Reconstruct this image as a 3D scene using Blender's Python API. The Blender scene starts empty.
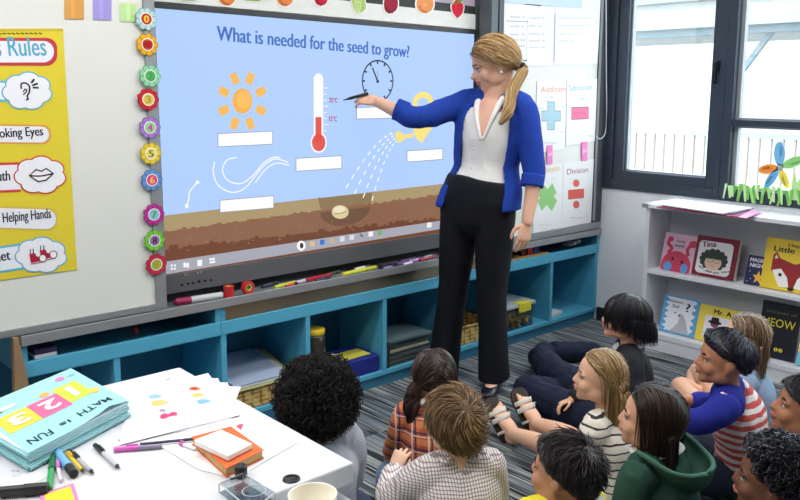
import bpy, bmesh, math, random
import numpy as np
from mathutils import Vector as V, Matrix, noise
random.seed(7)
SC = bpy.context.scene
COL = SC.collection
PI = math.pi
# ------------------------------------------------------------------ camera (solved from the room's straight edges)
F_PX, PITCH, ROLL, YAW, CX, CY, CH = 797.72, 0.154545, 0.0089055, 0.756984, 29.358, -32.21, 1.44
fwd = V((math.sin(YAW)*math.cos(PITCH), math.cos(YAW)*math.cos(PITCH), -math.sin(PITCH)))
rt0 = V((math.cos(YAW), -math.sin(YAW), 0)); up0 = rt0.cross(fwd)
rt = rt0*math.cos(ROLL) + up0*math.sin(ROLL); upv = rt.cross(fwd)
CAM = V((0, 0, CH))
def ray(x, y):
    return rt*((x-400-CX)/F_PX) - upv*((y-250-CY)/F_PX) + fwd
def bz(x, y, z):
    d = ray(x, y); return CAM + d*((z-CH)/d.z)
def by(x, y, Y):
    d = ray(x, y); return CAM + d*(Y/d.y)
def bx(x, y, X):
    d = ray(x, y); return CAM + d*(X/d.x)
AW = V((math.sin(YAW), math.cos(YAW), 0))          # away from the doorway where the photographer stands
LF = V((-math.cos(YAW), math.sin(YAW), 0))         # towards the left of the room
def bo(x, y, base, o=0.0):                         # on the upright plane through base, o metres further away
    d = ray(x, y); t = (V(base)+AW*o-CAM).dot(AW)/d.dot(AW); return CAM + d*t
cd = bpy.data.cameras.new('camera'); cam = bpy.data.objects.new('camera', cd); COL.objects.link(cam)
cd.sensor_width = 36; cd.lens = F_PX/800*36; cd.shift_x = -CX/800; cd.shift_y = CY/800
cd.clip_start = .02; cd.clip_end = 200
cam.matrix_world = Matrix(((rt.x, upv.x, -fwd.x, 0), (rt.y, upv.y, -fwd.y, 0), (rt.z, upv.z, -fwd.z, CH), (0, 0, 0, 1)))
SC.camera = cam
# ------------------------------------------------------------------ materials
def lin(c):
    return tuple((x/255/12.92 if x/255 <= .04045 else ((x/255+.055)/1.055)**2.4) for x in c[:3]) + (1,)
MC = {}
def mat(rgb, rough=.6, metal=0.0, spec=.4, var=.06, nscale=30, bump=0.0, bscale=200, emit=0.0, key=None, trans=0.0, coat=0.0, sss=0.0):
    k = (tuple(rgb), rough, metal, spec, var, nscale, bump, bscale, emit, trans, coat, sss)
    if k in MC: return MC[k]
    m = bpy.data.materials.new(key or 'mat_%02x%02x%02x' % tuple(int(v) for v in rgb)); m.use_nodes = True
    nt = m.node_tree; N = nt.nodes; L = nt.links; p = N['Principled BSDF']
    c = lin(rgb)
    p.inputs['Roughness'].default_value = rough; p.inputs['Metallic'].default_value = metal
    p.inputs['Specular IOR Level'].default_value = spec; p.inputs['Coat Weight'].default_value = coat
    p.inputs['Transmission Weight'].default_value = trans
    p.inputs['Base Color'].default_value = c
    if sss:
        p.inputs['Subsurface Weight'].default_value = sss
        p.inputs['Subsurface Radius'].default_value = (.012, .005, .003)
        p.inputs['Subsurface Scale'].default_value = 1
    tc = N.new('ShaderNodeTexCoord')
    if var:
        n = N.new('ShaderNodeTexNoise'); n.inputs['Scale'].default_value = nscale; n.inputs['Detail'].default_value = 4
        L.new(tc.outputs['Object'], n.inputs['Vector'])
        mx = N.new('ShaderNodeMix'); mx.data_type = 'RGBA'
        mx.inputs[6].default_value = tuple(min(1, v*(1-var)) for v in c[:3])+(1,)
        mx.inputs[7].default_value = tuple(min(1, v*(1+var)) for v in c[:3])+(1,)
        L.new(n.outputs['Fac'], mx.inputs[0]); L.new(mx.outputs[2], p.inputs['Base Color'])
        if emit:
            L.new(mx.outputs[2], p.inputs['Emission Color'])
    if emit:
        p.inputs['Emission Color'].default_value = c; p.inputs['Emission Strength'].default_value = emit
    if bump:
        n2 = N.new('ShaderNodeTexNoise'); n2.inputs['Scale'].default_value = bscale; n2.inputs['Detail'].default_value = 3
        L.new(tc.outputs['Object'], n2.inputs['Vector'])
        b = N.new('ShaderNodeBump'); b.inputs['Strength'].default_value = bump; b.inputs['Distance'].default_value = .004
        L.new(n2.outputs['Fac'], b.inputs['Height']); L.new(b.outputs['Normal'], p.inputs['Normal'])
    MC[k] = m
    return m
def paper(rgb): return mat(rgb, .7, 0, .2, .03, 12)
GLOW = {}
def glow(rgb):                                      # a lit display: black glass that gives off the picture's own light
    if rgb not in GLOW:
        m = bpy.data.materials.new('display_%02x%02x%02x' % rgb); m.use_nodes = True; N = m.node_tree.nodes; p = N['Principled BSDF']
        p.inputs['Base Color'].default_value = (.02, .02, .022, 1); p.inputs['Roughness'].default_value = .45; p.inputs['Specular IOR Level'].default_value = .2
        p.inputs['Emission Color'].default_value = lin(rgb); p.inputs['Emission Strength'].default_value = 1.0; GLOW[rgb] = m
    return GLOW[rgb]
def pat_mat(name, base, layers, rough=.85, wob=.004, bump=.25, bscale=600):
    """woven / printed pattern: each layer = (axis, period, lo, hi, colour, strength)"""
    m = bpy.data.materials.new(name); m.use_nodes = True
    nt = m.node_tree; N = nt.nodes; L = nt.links; p = N['Principled BSDF']
    p.inputs['Roughness'].default_value = rough; p.inputs['Specular IOR Level'].default_value = .2
    tc = N.new('ShaderNodeTexCoord'); ns = N.new('ShaderNodeTexNoise'); ns.inputs['Scale'].default_value = 14
    L.new(tc.outputs['Object'], ns.inputs['Vector'])
    cur = None
    for ax, per, lo, hi, col, st in layers:
        d = N.new('ShaderNodeVectorMath'); d.operation = 'DOT_PRODUCT'
        L.new(tc.outputs['Object'], d.inputs[0]); d.inputs[1].default_value = tuple(ax)
        w = N.new('ShaderNodeMath'); w.operation = 'MULTIPLY_ADD'; L.new(ns.outputs['Fac'], w.inputs[0]); w.inputs[1].default_value = wob*2; L.new(d.outputs['Value'], w.inputs[2])
        q = N.new('ShaderNodeMath'); q.operation = 'DIVIDE'; L.new(w.outputs[0], q.inputs[0]); q.inputs[1].default_value = per
        fr = N.new('ShaderNodeMath'); fr.operation = 'FRACT'; L.new(q.outputs[0], fr.inputs[0])
        a = N.new('ShaderNodeMath'); a.operation = 'GREATER_THAN'; L.new(fr.outputs[0], a.inputs[0]); a.inputs[1].default_value = lo
        b = N.new('ShaderNodeMath'); b.operation = 'LESS_THAN'; L.new(fr.outputs[0], b.inputs[0]); b.inputs[1].default_value = hi
        ab = N.new('ShaderNodeMath'); ab.operation = 'MULTIPLY'; L.new(a.outputs[0], ab.inputs[0]); L.new(b.outputs[0], ab.inputs[1])
        s = N.new('ShaderNodeMath'); s.operation = 'MULTIPLY'; L.new(ab.outputs[0], s.inputs[0]); s.inputs[1].default_value = st
        mx = N.new('ShaderNodeMix'); mx.data_type = 'RGBA'
        if cur is None: mx.inputs[6].default_value = lin(base)
        else: L.new(cur, mx.inputs[6])
        mx.inputs[7].default_value = lin(col); L.new(s.outputs[0], mx.inputs[0]); cur = mx.outputs[2]
    L.new(cur, p.inputs['Base Color'])
    n2 = N.new('ShaderNodeTexNoise'); n2.inputs['Scale'].default_value = bscale; L.new(tc.outputs['Object'], n2.inputs['Vector'])
    bp = N.new('ShaderNodeBump'); bp.inputs['Strength'].default_value = bump; bp.inputs['Distance'].default_value = .003
    L.new(n2.outputs['Fac'], bp.inputs['Height']); L.new(bp.outputs['Normal'], p.inputs['Normal'])
    return m
def hair_mat(name, a, b, c, rough=.38, spec=.5):
    m = bpy.data.materials.new(name); m.use_nodes = True
    nt = m.node_tree; N = nt.nodes; L = nt.links; p = N['Principled BSDF']
    g = N.new('ShaderNodeNewGeometry'); r = N.new('ShaderNodeValToRGB')
    e = r.color_ramp.elements; e[0].color = lin(a); e[0].position = .1; e[1].color = lin(c); e[1].position = .95
    k = e.new(.55); k.color = lin(b)
    L.new(g.outputs['Random Per Island'], r.inputs[0]); L.new(r.outputs[0], p.inputs['Base Color'])
    p.inputs['Roughness'].default_value = rough; p.inputs['Specular IOR Level'].default_value = spec
    CAPM[name] = mat(tuple(int(v*.8) for v in b), rough+.1, 0, spec*.7, .2, 120)
    return m
CAPM = {}
def glass_mat(name, tint=(245, 250, 250), gl=.07):
    m = bpy.data.materials.new(name); m.use_nodes = True
    nt = m.node_tree; N = nt.nodes; L = nt.links; N.remove(N['Principled BSDF'])
    t = N.new('ShaderNodeBsdfTransparent'); t.inputs[0].default_value = lin(tint)
    g = N.new('ShaderNodeBsdfGlossy'); g.inputs['Roughness'].default_value = .03
    n = N.new('ShaderNodeTexNoise'); n.inputs['Scale'].default_value = 3
    mm = N.new('ShaderNodeMath'); mm.operation = 'MULTIPLY_ADD'; mm.inputs[1].default_value = .02; mm.inputs[2].default_value = gl
    L.new(n.outputs['Fac'], mm.inputs[0])
    x = N.new('ShaderNodeMixShader'); L.new(mm.outputs[0], x.inputs[0]); L.new(t.outputs[0], x.inputs[1]); L.new(g.outputs[0], x.inputs[2])
    L.new(x.outputs[0], N['Material Output'].inputs['Surface'])
    return m
# ------------------------------------------------------------------ mesh building
def crom(P, sub):
    P = [np.array(p, float) for p in P]
    if len(P) < 3:
        return [P[0]+(P[1]-P[0])*i/sub for i in range(sub+1)]
    out = []
    for i in range(len(P)-1):
        p0 = P[i-1] if i else 2*P[0]-P[1]; p1 = P[i]; p2 = P[i+1]; p3 = P[i+2] if i+2 < len(P) else 2*P[-1]-P[-2]
        for k in range(sub):
            t = k/sub
            out.append(.5*((2*p1)+(-p0+p2)*t+(2*p0-5*p1+4*p2-p3)*t*t+(-p0+3*p1-3*p2+p3)*t**3))
    out.append(P[-1]); return out
class MB:
    def __init__(s): s.v = []; s.f = []; s.m = []; s.n = 0
    def add(s, vs, fs, mi=0):
        o = len(s.v); s.v.extend(tuple(float(c) for c in v) for v in vs)
        for f in fs: s.f.append(tuple(i+o for i in f)); s.m.append(mi)
    def box(s, lo, hi, mi=0):
        (a, b, c), (d, e, f) = lo, hi
        s.add([(a,b,c),(d,b,c),(d,e,c),(a,e,c),(a,b,f),(d,b,f),(d,e,f),(a,e,f)],
              [(3,2,1,0),(4,5,6,7),(0,1,5,4),(1,2,6,5),(2,3,7,6),(3,0,4,7)], mi); return s
    def obox(s, o, ux, uy, uz, mi=0):            # corner + three edge vectors
        o, ux, uy, uz = V(o), V(ux), V(uy), V(uz)
        vs = [o, o+ux, o+ux+uy, o+uy]; vs += [p+uz for p in vs]
        fs = [(3,2,1,0),(4,5,6,7),(0,1,5,4),(1,2,6,5),(2,3,7,6),(3,0,4,7)]
        if ux.cross(uy).dot(uz) < 0: fs = [f[::-1] for f in fs]
        s.add(vs, fs, mi); return s
    def prism(s, pts, off, mi=0):                # closed outline (3-D, planar) pushed along off
        n = len(pts); off = V(off); pts = [V(p) for p in pts]
        a = sum(((pts[i]).cross(pts[(i+1) % n]) for i in range(n)), V((0, 0, 0)))
        if a.dot(off) > 0: pts = pts[::-1]
        s.add(pts+[p+off for p in pts], [tuple(range(n)), tuple(range(2*n-1, n-1, -1))] +
              [(i, i+n, (i+1) % n+n, (i+1) % n) for i in range(n)], mi); return s
    def cyl(s, a, b, r0, r1=None, n=16, mi=0):
        a, b = V(a), V(b); r1 = r0 if r1 is None else r1; t = (b-a).normalized()
        x = t.orthogonal().normalized(); y = t.cross(x)
        A = [a+(x*math.cos(2*PI*i/n)+y*math.sin(2*PI*i/n))*r0 for i in range(n)]
        B = [b+(x*math.cos(2*PI*i/n)+y*math.sin(2*PI*i/n))*r1 for i in range(n)]
        s.add(A+B, [tuple(range(n-1, -1, -1)), tuple(range(n, 2*n))]+[(i, (i+1) % n, (i+1) % n+n, i+n) for i in range(n)], mi); return s
    def lathe(s, c, prof, n=28, mi=0, ax=(0, 0, 1)):
        c = V(c); t = V(ax).normalized(); x = t.orthogonal().normalized(); y = t.cross(x); vs = []; fs = []
        for r, z in prof:
            vs += [c+t*z+(x*math.cos(2*PI*i/n)+y*math.sin(2*PI*i/n))*max(r, 1e-5) for i in range(n)]
        for k in range(len(prof)-1):
            for i in range(n): fs.append((k*n+i, k*n+(i+1) % n, (k+1)*n+(i+1) % n, (k+1)*n+i))
        s.add(vs, fs, mi); return s
    def loft(s, pts, rx, ry=None, side=(1, 0, 0), seg=16, sub=4, cap=True, mi=0, flat0=False, flat1=False):
        ry = rx if ry is None else ry
        if np.isscalar(rx): rx = [rx]*len(pts)
        if np.isscalar(ry): ry = [ry]*len(pts)
        dat = crom([list(p)+[a, b] for p, a, b in zip(pts, rx, ry)], sub)
        P = np.array([d[:3] for d in dat]); R = np.array([d[3:] for d in dat]).clip(1e-4)
        T = np.gradient(P, axis=0); T /= np.linalg.norm(T, axis=1)[:, None]+1e-12
        S = []; sd = np.array(side, float)
        for t in T:
            q = sd-t*sd.dot(t)
            if np.linalg.norm(q) < .05: q = np.array(V(t).orthogonal())
            q /= np.linalg.norm(q); S.append(q)
        S = np.array(S); Nn = np.cross(T, S)
        rings = []
        if cap and not flat0:
            for k, g in ((.97, .25), (.8, .6), (.45, .9)): rings.insert(0, (P[0]-T[0]*R[0].min()*g, S[0], Nn[0], R[0]*k))
        for i in range(len(P)): rings.append((P[i], S[i], Nn[i], R[i]))
        if cap and not flat1:
            for k, g in ((.97, .25), (.8, .6), (.45, .9)): rings.append((P[-1]+T[-1]*R[-1].min()*g, S[-1], Nn[-1], R[-1]*k))
        vs = []; fs = []; A = np.arange(seg)*2*PI/seg
        for c, a, b, r in rings: vs += list(c+np.cos(A)[:, None]*a*r[0]+np.sin(A)[:, None]*b*r[1])
        n = len(rings)
        for k in range(n-1):
            for i in range(seg): fs.append((k*seg+i, k*seg+(i+1) % seg, (k+1)*seg+(i+1) % seg, (k+1)*seg+i))
        if cap: fs.append(tuple(range(seg-1, -1, -1))); fs.append(tuple(range((n-1)*seg, n*seg)))
        s.add(vs, fs, mi); return s
    def ell(s, c, ax, r, nu=20, nv=14, mi=0):
        c = np.array(c); A = [np.array(a) for a in ax]; vs = []; fs = []
        for j in range(1, nv):
            th = PI*j/nv
            for i in range(nu):
                ph = 2*PI*i/nu
                vs.append(c+A[0]*r[0]*math.sin(th)*math.cos(ph)+A[1]*r[1]*math.sin(th)*math.sin(ph)+A[2]*r[2]*math.cos(th))
        t = len(vs); vs += [c+A[2]*r[2], c-A[2]*r[2]]
        for j in range(nv-2):
            for i in range(nu): fs.append((j*nu+i, (j+1)*nu+i, (j+1)*nu+(i+1) % nu, j*nu+(i+1) % nu))
        for i in range(nu):
            fs.append((t, i, (i+1) % nu)); fs.append((t+1, (nv-2)*nu+(i+1) % nu, (nv-2)*nu+i))
        s.add(vs, fs, mi); return s
    def mesh(s, name, mats, off=V((0, 0, 0))):
        me = bpy.data.meshes.new(name)
        me.from_pydata([(x-off[0], y-off[1], z-off[2]) for x, y, z in s.v], [], s.f)
        for m in (mats if isinstance(mats, (list, tuple)) else [mats]): me.materials.append(m)
        me.polygons.foreach_set('material_index', s.m); me.update(); return me
    def build(s, name, mats, parent=None, base=None, smooth=False, bevel=0):
        off = V(base) if base is not None else (ROOT(parent).location if parent else V((0, 0, 0)))
        return link(name, s.mesh(name, mats, off), parent, None if parent else off, smooth, bevel)
def ROOT(o):
    while o.parent: o = o.parent
    return o
def link(name, me, parent=None, loc=None, smooth=False, bevel=0):
    o = bpy.data.objects.new(name, me); COL.objects.link(o)
    if parent: o.parent = parent
    if loc is not None: o.location = loc
    if smooth: me.polygons.foreach_set('use_smooth', [True]*len(me.polygons))
    if bevel:
        b = o.modifiers.new('bevel', 'BEVEL'); b.width = bevel; b.segments = 2; b.limit_method = 'ANGLE'; b.angle_limit = .6
    return o
def tag(o, label=None, cat=None, group=None, kind=None):
    if label: o['label'] = label
    if cat: o['category'] = cat
    if group: o['group'] = group
    if kind: o['kind'] = kind
    return o
def thing(name, label, cat, base, group=None):
    o = bpy.data.objects.new(name, None); COL.objects.link(o); o.location = V(base); o.empty_display_size = .05
    return tag(o, label, cat, group)
def struct(o): o['kind'] = 'structure'; return o
# ------------------------------------------------------------------ flat printed / drawn art on a sheet
TXT = {}
def text_geo(s, bold=0.0):
    if (s, bold) not in TXT:
        cu = bpy.data.curves.new('lettering', 'FONT'); cu.body = s; cu.offset = bold; cu.resolution_u = 3; cu.fill_mode = 'FRONT'
        ob = bpy.data.objects.new('lettering', cu); me = ob.to_mesh()
        vs = [(v.co.x, v.co.y) for v in me.vertices]; fs = [tuple(p.vertices) for p in me.polygons]
        ob.to_mesh_clear(); bpy.data.objects.remove(ob); bpy.data.curves.remove(cu); TXT[(s, bold)] = (vs, fs)
    return TXT[(s, bold)]
class Art:
    """a sheet with printing on it; f maps drawing coordinates to a point of the sheet's front, nrm points out of it"""
    def __init__(s, f, nrm, matf=paper, step=.0004):
        s.f = f; s.nrm = V(nrm).normalized(); s.mb = MB(); s.mats = []; s.matf = matf; s.step = step; s.lv = 1
    def mi(s, c):
        m = s.matf(c) if isinstance(c, tuple) else c
        if m not in s.mats: s.mats.append(m)
        return s.mats.index(m)
    def P(s, p, lv=None): return V(s.f(*p)) + s.nrm*s.step*(s.lv if lv is None else lv)
    def sheet(s, pts, c, th=.0015, at=0): s.mb.prism([V(s.f(*p)) for p in pts], -s.nrm*th, s.mi(c)); return s
    def poly(s, pts, c, lv=None):
        if lv is not None: s.lv = lv
        s.mb.add([s.P(p) for p in pts], [tuple(range(len(pts)))], s.mi(c)); return s
    def ell(s, cx, cy, rx, ry, c, lv=None, n=24, a0=0):
        return s.poly([(cx+rx*math.cos(2*PI*i/n+a0), cy+ry*math.sin(2*PI*i/n+a0)) for i in range(n)], c, lv)
    def stroke(s, pts, w, c, lv=None, closed=False, sub=0):
        if lv is not None: s.lv = lv
        if sub:
            pts = [tuple(p) for p in crom([p for p in (list(pts)+[pts[0]] if closed else pts)], sub)]
            if closed: pts = pts[:-1]
        P = [s.P(p) for p in pts]; n = len(P); vs = []; fs = []
        for i in range(n):
            a = P[(i-1) % n] if (closed or i) else P[i]; b = P[(i+1) % n] if (closed or i < n-1) else P[i]
            t = (b-a); t = t.normalized() if t.length > 1e-9 else V((1, 0, 0)); q = s.nrm.cross(t)*w*.5
            vs += [P[i]+q, P[i]-q]
        for i in range(n if closed else n-1):
            j = (i+1) % n; fs.append((2*i, 2*i+1, 2*j+1, 2*j))
        s.mb.add(vs, fs, s.mi(c)); return s
    def text(s, txt, p0, p1, h, c, bold=.012, lv=None):
        """baseline from p0 to p1 (drawing coordinates), h = cap height in metres"""
        if lv is not None: s.lv = lv
        vs, fs = text_geo(txt, 0.0); x0 = min(v[0] for v in vs); x1 = max(v[0] for v in vs)
        A = s.P(p0); B = s.P(p1); U = (B-A)/(x1-x0); W = s.nrm.cross(B-A).normalized()*(h/.69)
        for j, dx in enumerate((0, bold*1.3, -bold*1.3) if bold > .005 else (0,)):   # heavier strokes: the letters printed again a hair to each side
            s.mb.add([A+U*(x-x0+dx)+W*y+s.nrm*s.step*.12*j for x, y in vs], fs, s.mi(c))
        return s
    def rrect(s, x0, y0, x1, y1, r, c, lv=None):
        P = []
        for cx, cy, a in ((x1-r, y1-r, 0), (x0+r, y1-r, 90), (x0+r, y0+r, 180), (x1-r, y0+r, 270)):
            P += [(cx+r*math.cos(math.radians(a+k*15)), cy+r*math.sin(math.radians(a+k*15))) for k in range(7)]
        return s.poly(P, c, lv)
    def build(s, name, parent=None, base=None): return s.mb.build(name, s.mats, parent, base)
def scribble(art, x0, x1, y, hgt, c, seed, w=.0012, slope=0.0):
    r = random.Random(seed); x = x0
    while x < x1-hgt*.5:
        L = min(x1, x+r.uniform(3.0, 6.0)*hgt); pts = []; k = 0; xx = x
        while xx < L: pts.append((xx, y+(xx-x0)*slope+(hgt*.5 if k % 2 else -hgt*.5)*r.uniform(.4, 1))); xx += hgt*r.uniform(.3, .6); k += 1
        if len(pts) > 1: art.stroke(pts, w, c)
        x = L+hgt*.8
# ================================================================== the room
YB, XW, HC = 3.30, 4.25, 2.75          # board wall, window wall, ceiling
YF, YS = 2.91, 3.01                    # front of the storage units, front of the screen
X0, Y0 = -2.6, -2.4
WALL = mat((236, 239, 243), .8, 0, .2, .03, 5, .05, 300)
SILL, WTOP = .862, 2.45
def carpet():
    m = bpy.data.materials.new('striped_carpet'); m.use_nodes = True
    nt = m.node_tree; N = nt.nodes; L = nt.links; p = N['Principled BSDF']; p.inputs['Roughness'].default_value = .93; p.inputs['Specular IOR Level'].default_value = .15
    tc = N.new('ShaderNodeTexCoord'); sx = N.new('ShaderNodeSeparateXYZ'); L.new(tc.outputs['Object'], sx.inputs[0])
    def mth(op, a, b=None, c=None):
        n = N.new('ShaderNodeMath'); n.operation = op
        for i, q in enumerate((a, b, c)):
            if q is None: continue
            if isinstance(q, (int, float)): n.inputs[i].default_value = q
            else: L.new(q, n.inputs[i])
        return n.outputs[0]
    tile = mth('FLOOR', mth('DIVIDE', sx.outputs[1], .5)); tx = mth('FLOOR', mth('DIVIDE', sx.outputs[0], .5))
    sh = mth('MULTIPLY_ADD', tile, 7.31, mth('MULTIPLY', tx, 1.7))
    def line(scale, thr, hi):
        u = mth('MULTIPLY_ADD', sx.outputs[0], scale, mth('MULTIPLY', sh, 3.7)); n = N.new('ShaderNodeTexNoise'); n.noise_dimensions = '2D'
        cb = N.new('ShaderNodeCombineXYZ'); L.new(u, cb.inputs[0]); L.new(mth('MULTIPLY', sx.outputs[1], 1.5), cb.inputs[1]); L.new(cb.outputs[0], n.inputs['Vector'])
        n.inputs['Scale'].default_value = 1; n.inputs['Detail'].default_value = 1
        r = N.new('ShaderNodeMapRange'); r.inputs[1].default_value = thr; r.inputs[2].default_value = hi; L.new(n.outputs['Fac'], r.inputs[0]); return r.outputs[0]
    def mixc(a, b, f):
        x = N.new('ShaderNodeMix'); x.data_type = 'RGBA'; L.new(f, x.inputs[0])
        for i, q in ((6, a), (7, b)):
            if isinstance(q, tuple): x.inputs[i].default_value = lin(q)
            else: L.new(q, x.inputs[i])
        return x.outputs[2]
    c = mixc((70, 77, 85), (112, 121, 130), line(38, .42, .58))
    c = mixc(c, (44, 49, 55), line(24, .58, .62))
    c = mixc(c, (170, 175, 176), line(72, .615, .67))
    c = mixc(c, (136, 141, 132), line(55, .60, .66))
    n = N.new('ShaderNodeTexNoise'); n.inputs['Scale'].default_value = 260; n.inputs['Detail'].default_value = 3; L.new(tc.outputs['Object'], n.inputs['Vector'])
    mr = N.new('ShaderNodeMapRange'); mr.inputs[3].default_value = .62; mr.inputs[4].default_value = 1.3; L.new(n.outputs['Fac'], mr.inputs[0])
    mm = N.new('ShaderNodeMix'); mm.data_type = 'RGBA'; mm.blend_type = 'MULTIPLY'; mm.inputs[0].default_value = 1; L.new(c, mm.inputs[6]); L.new(mr.outputs[0], mm.inputs[7])
    L.new(mm.outputs[2], p.inputs['Base Color'])
    b = N.new('ShaderNodeBump'); b.inputs['Strength'].default_value = .6; b.inputs['Distance'].default_value = .006; L.new(n.outputs['Fac'], b.inputs['Height']); L.new(b.outputs['Normal'], p.inputs['Normal'])
    return m
struct(MB().box((X0-.1, Y0-.1, -.1), (XW+.2, YB+.1, 0)).build('floor', carpet()))
struct(MB().box((X0-.1, Y0-.1, HC), (XW+.2, YB+.1, HC+.1)).build('ceiling', mat((235, 236, 236), .9)))
struct(MB().box((X0-.1, YB, 0), (XW+.2, YB+.1, HC)).build('wall_back', WALL))
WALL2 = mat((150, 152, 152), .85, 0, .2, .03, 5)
struct(MB().box((X0-.1, Y0, 0), (X0, YB, HC)).build('wall_left', WALL2))
struct(MB().box((X0-.1, Y0-.1, 0), (XW+.2, Y0, HC)).build('wall_front', WALL2))
WY0, WY1 = -1.62, 2.905                # the window band along the right wall
w = MB().box((XW, Y0, 0), (XW+.12, YB, SILL)).box((XW, Y0, WTOP), (XW+.12, YB, HC)).box((XW, WY1, SILL), (XW+.12, YB, WTOP)).box((XW, Y0, SILL), (XW+.12, WY0, WTOP))
struct(w.build('wall_right', WALL))
FR = mat((52, 63, 76), .38, .25, .5, .05, 20); GL = glass_mat('window_glass'); GREY = mat((150, 155, 160), .5, .3, .5)
def win(name, ya, yb, casement):       # ya > yb ; ya is nearer the board
    xo, xi = XW+.085, XW-.012
    def frame(o0, o1, z0, z1, t0, t1, tb, tt, x0, x1):   # stile at ya side, stile at yb side, bottom, top
        m = MB(); m.box((x0, o0-t0, z0), (x1, o0, z1)); m.box((x0, o1, z0), (x1, o1+t1, z1))
        m.box((x0, o1+t1, z0), (x1, o0-t0, z0+tb)); m.box((x0, o1+t1, z1-tt), (x1, o0-t0, z1)); return m
    if casement:
        f = struct(frame(ya, yb, SILL, WTOP, .07, .035, .06, .06, xi, xo).build(name, FR, base=(XW, (ya+yb)/2, SILL), bevel=.003))
        s = frame(ya-.066, yb+.033, SILL+.056, WTOP-.056, .075, .06, .06, .06, XW+.004, XW+.07).build('sash', FR, f, bevel=.003)
        s2 = frame(ya-.14, yb+.092, SILL+.115, WTOP-.115, .012, .012, .01, .01, XW+.03, XW+.066).build('glazing_bead', GREY, f)
        MB().box((XW+.045, yb+.09, SILL+.11), (XW+.051, ya-.14, WTOP-.11)).build('pane', GL, f)
        hz = bx(713, 66, XW).z; hy = yb+.055
        h = MB().box((XW-.012, hy-.012, hz-.03), (XW+.006, hy+.012, hz+.03)).obox((XW-.035, hy-.008, hz-.1), (.016, 0, 0), (0, .018, 0), (0, 0, .12)).box((XW-.03, hy-.007, hz-.01), (XW, hy+.009, hz+.012))
        h.build('handle', mat((30, 34, 40), .35, .4), f, bevel=.002)
    else:
        f = struct(frame(ya, yb, SILL, WTOP, .05, .04, .07, .06, xi, xo).build(name, FR, base=(XW, (ya+yb)/2, SILL), bevel=.003))
        MB().box((xi+.004, yb+.04, 1.277), (xo-.01, ya-.05, 1.313)).build('transom', FR, f, bevel=.003)
        for z0, z1 in ((SILL+.07, 1.277), (1.313, WTOP-.06)):
            frame(ya-.05, yb+.04, z0, z1, .022, .012, .01, .01, XW+.03, XW+.066).build('glazing_bead', GREY, f)
            MB().box((XW+.045, yb+.04, z0), (XW+.051, ya-.05, z1)).build('pane', GL, f)
    return f
ED = [2.905, 2.124, 1.22, .44, -.46, -1.62]
for i in range(5): win('window_%d' % (i+1), ED[i], ED[i+1], i % 2 == 0)
struct(MB().box((XW-.016, 2.426, 0), (XW, 2.90, .085)).build('baseboard_right', mat((34, 40, 52), .5), bevel=.002))
# ---- outside
struct(MB().box((XW+.12, -14, -.3), (40, 30, -.12)).build('ground', mat((214, 214, 210), .9)))
PALE = mat((100, 112, 118), .7); PALE2 = mat((130, 133, 134), .7); BARS = mat((142, 134, 124), .7)
t = thing('walkway_canopy', 'pale steel walkway roof seen through the window, with beam and diagonal brace', 'canopy', (10, 4, -.12))
MB().box((9.6, -12, 2.20), (9.8, 24, 2.29)).build('beam', PALE, t)
MB().box((9.5, -12, 2.29), (12.5, 24, 2.52)).build('roof', PALE2, t)
for k in range(9):
    y = -10.7+k*3.0+.55
    MB().box((9.68, y-.045, -.12), (9.78, y+.045, 2.2)).build('post', PALE2, t)
    MB().obox((9.7, y-.55, 2.2), (.06, 0, 0), (0, .08, 0), (0, .55, -.75)).build('brace', PALE, t)
t = thing('railing', 'pale railing of thin vertical bars outside the window', 'railing', (8, 4, -.12))
MB().box((7.98, -10, 1.02), (8.04, 22, 1.07)).build('rail', PALE2, t); MB().box((7.98, -10, .0), (8.04, 22, .05)).build('rail', PALE2, t)
m = MB()
for k in range(96): m.box((7.99, 3+k*.12, .05), (8.03, 3.03+k*.12, 1.02))
m.build('railing_bars', BARS, t)
t = thing('neighbouring_building', 'washed out white building far behind the walkway outside', 'building', (17, 8, -.12))
MB().box((16, -12, -.12), (18, 30, 3.4)).build('wall', mat((170, 172, 172), .8), t); MB().box((15.7, -12, 3.4), (18.2, 30, 3.7)).build('roof', PALE2, t)
# ================================================================== storage units under the boards
BLUE = mat((84, 170, 202), .45, 0, .4, .05, 8); BLUE_SHADED = mat((52, 116, 146), .5, 0, .4, .05, 8)  # second blue has the shade of recessed backs and kickboards painted in
ALU = mat((168, 171, 174), .38, .55, .5, .05, 40); ALUW = mat((150, 146, 128), .3, .8, .5, .12, 4)
ZT, ZR0, ZR1, ZA = .563, .443, .498, .598
def unit(x0, x1, divs, label, slot):
    t = thing('storage_unit', label, 'storage unit', ((x0+x1)/2, YF+.18, 0), 'blue storage units under the boards')
    MB().box((x0, YF+.012, 0), (x1, YF+.03, .056)).build('kickboard', BLUE_SHADED, t)
    MB().box((x0, YF, .056), (x1, YB-.02, .078)).build('bottom_shelf', BLUE, t, bevel=.002)
    MB().box((x0, YB-.035, .078), (x1, YB-.02, .56)).build('back_panel', BLUE_SHADED, t)
    for d in divs: MB().box((d-.0125, YF, .078), (d+.0125, YB-.035, ZR0)).build('divider', BLUE, t, bevel=.002)
    MB().box((x0, YF-.003, ZR0), (x1, YB-.035, ZR0+.02)).build('upper_shelf', BLUE, t)
    MB().box((x0, YF-.004, ZR0+.002), (x1, YF+.018, ZR1)).build('rail', BLUE, t, bevel=.002)
    for xe in (x0, x1-.022): MB().box((xe, YF-.002, ZR0+.02), (xe+.022, YB-.035, ZT)).build('end_panel', BLUE, t)
    if slot is None: MB().box((x0+.022, YF+.004, ZR1), (x1-.022, YF+.012, ZT)).build('metal_panel', ALUW, t)
    return t
unit(.80, 1.565, [1.132], 'blue open storage unit under the left whiteboard, with an empty slot', 1)
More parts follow.
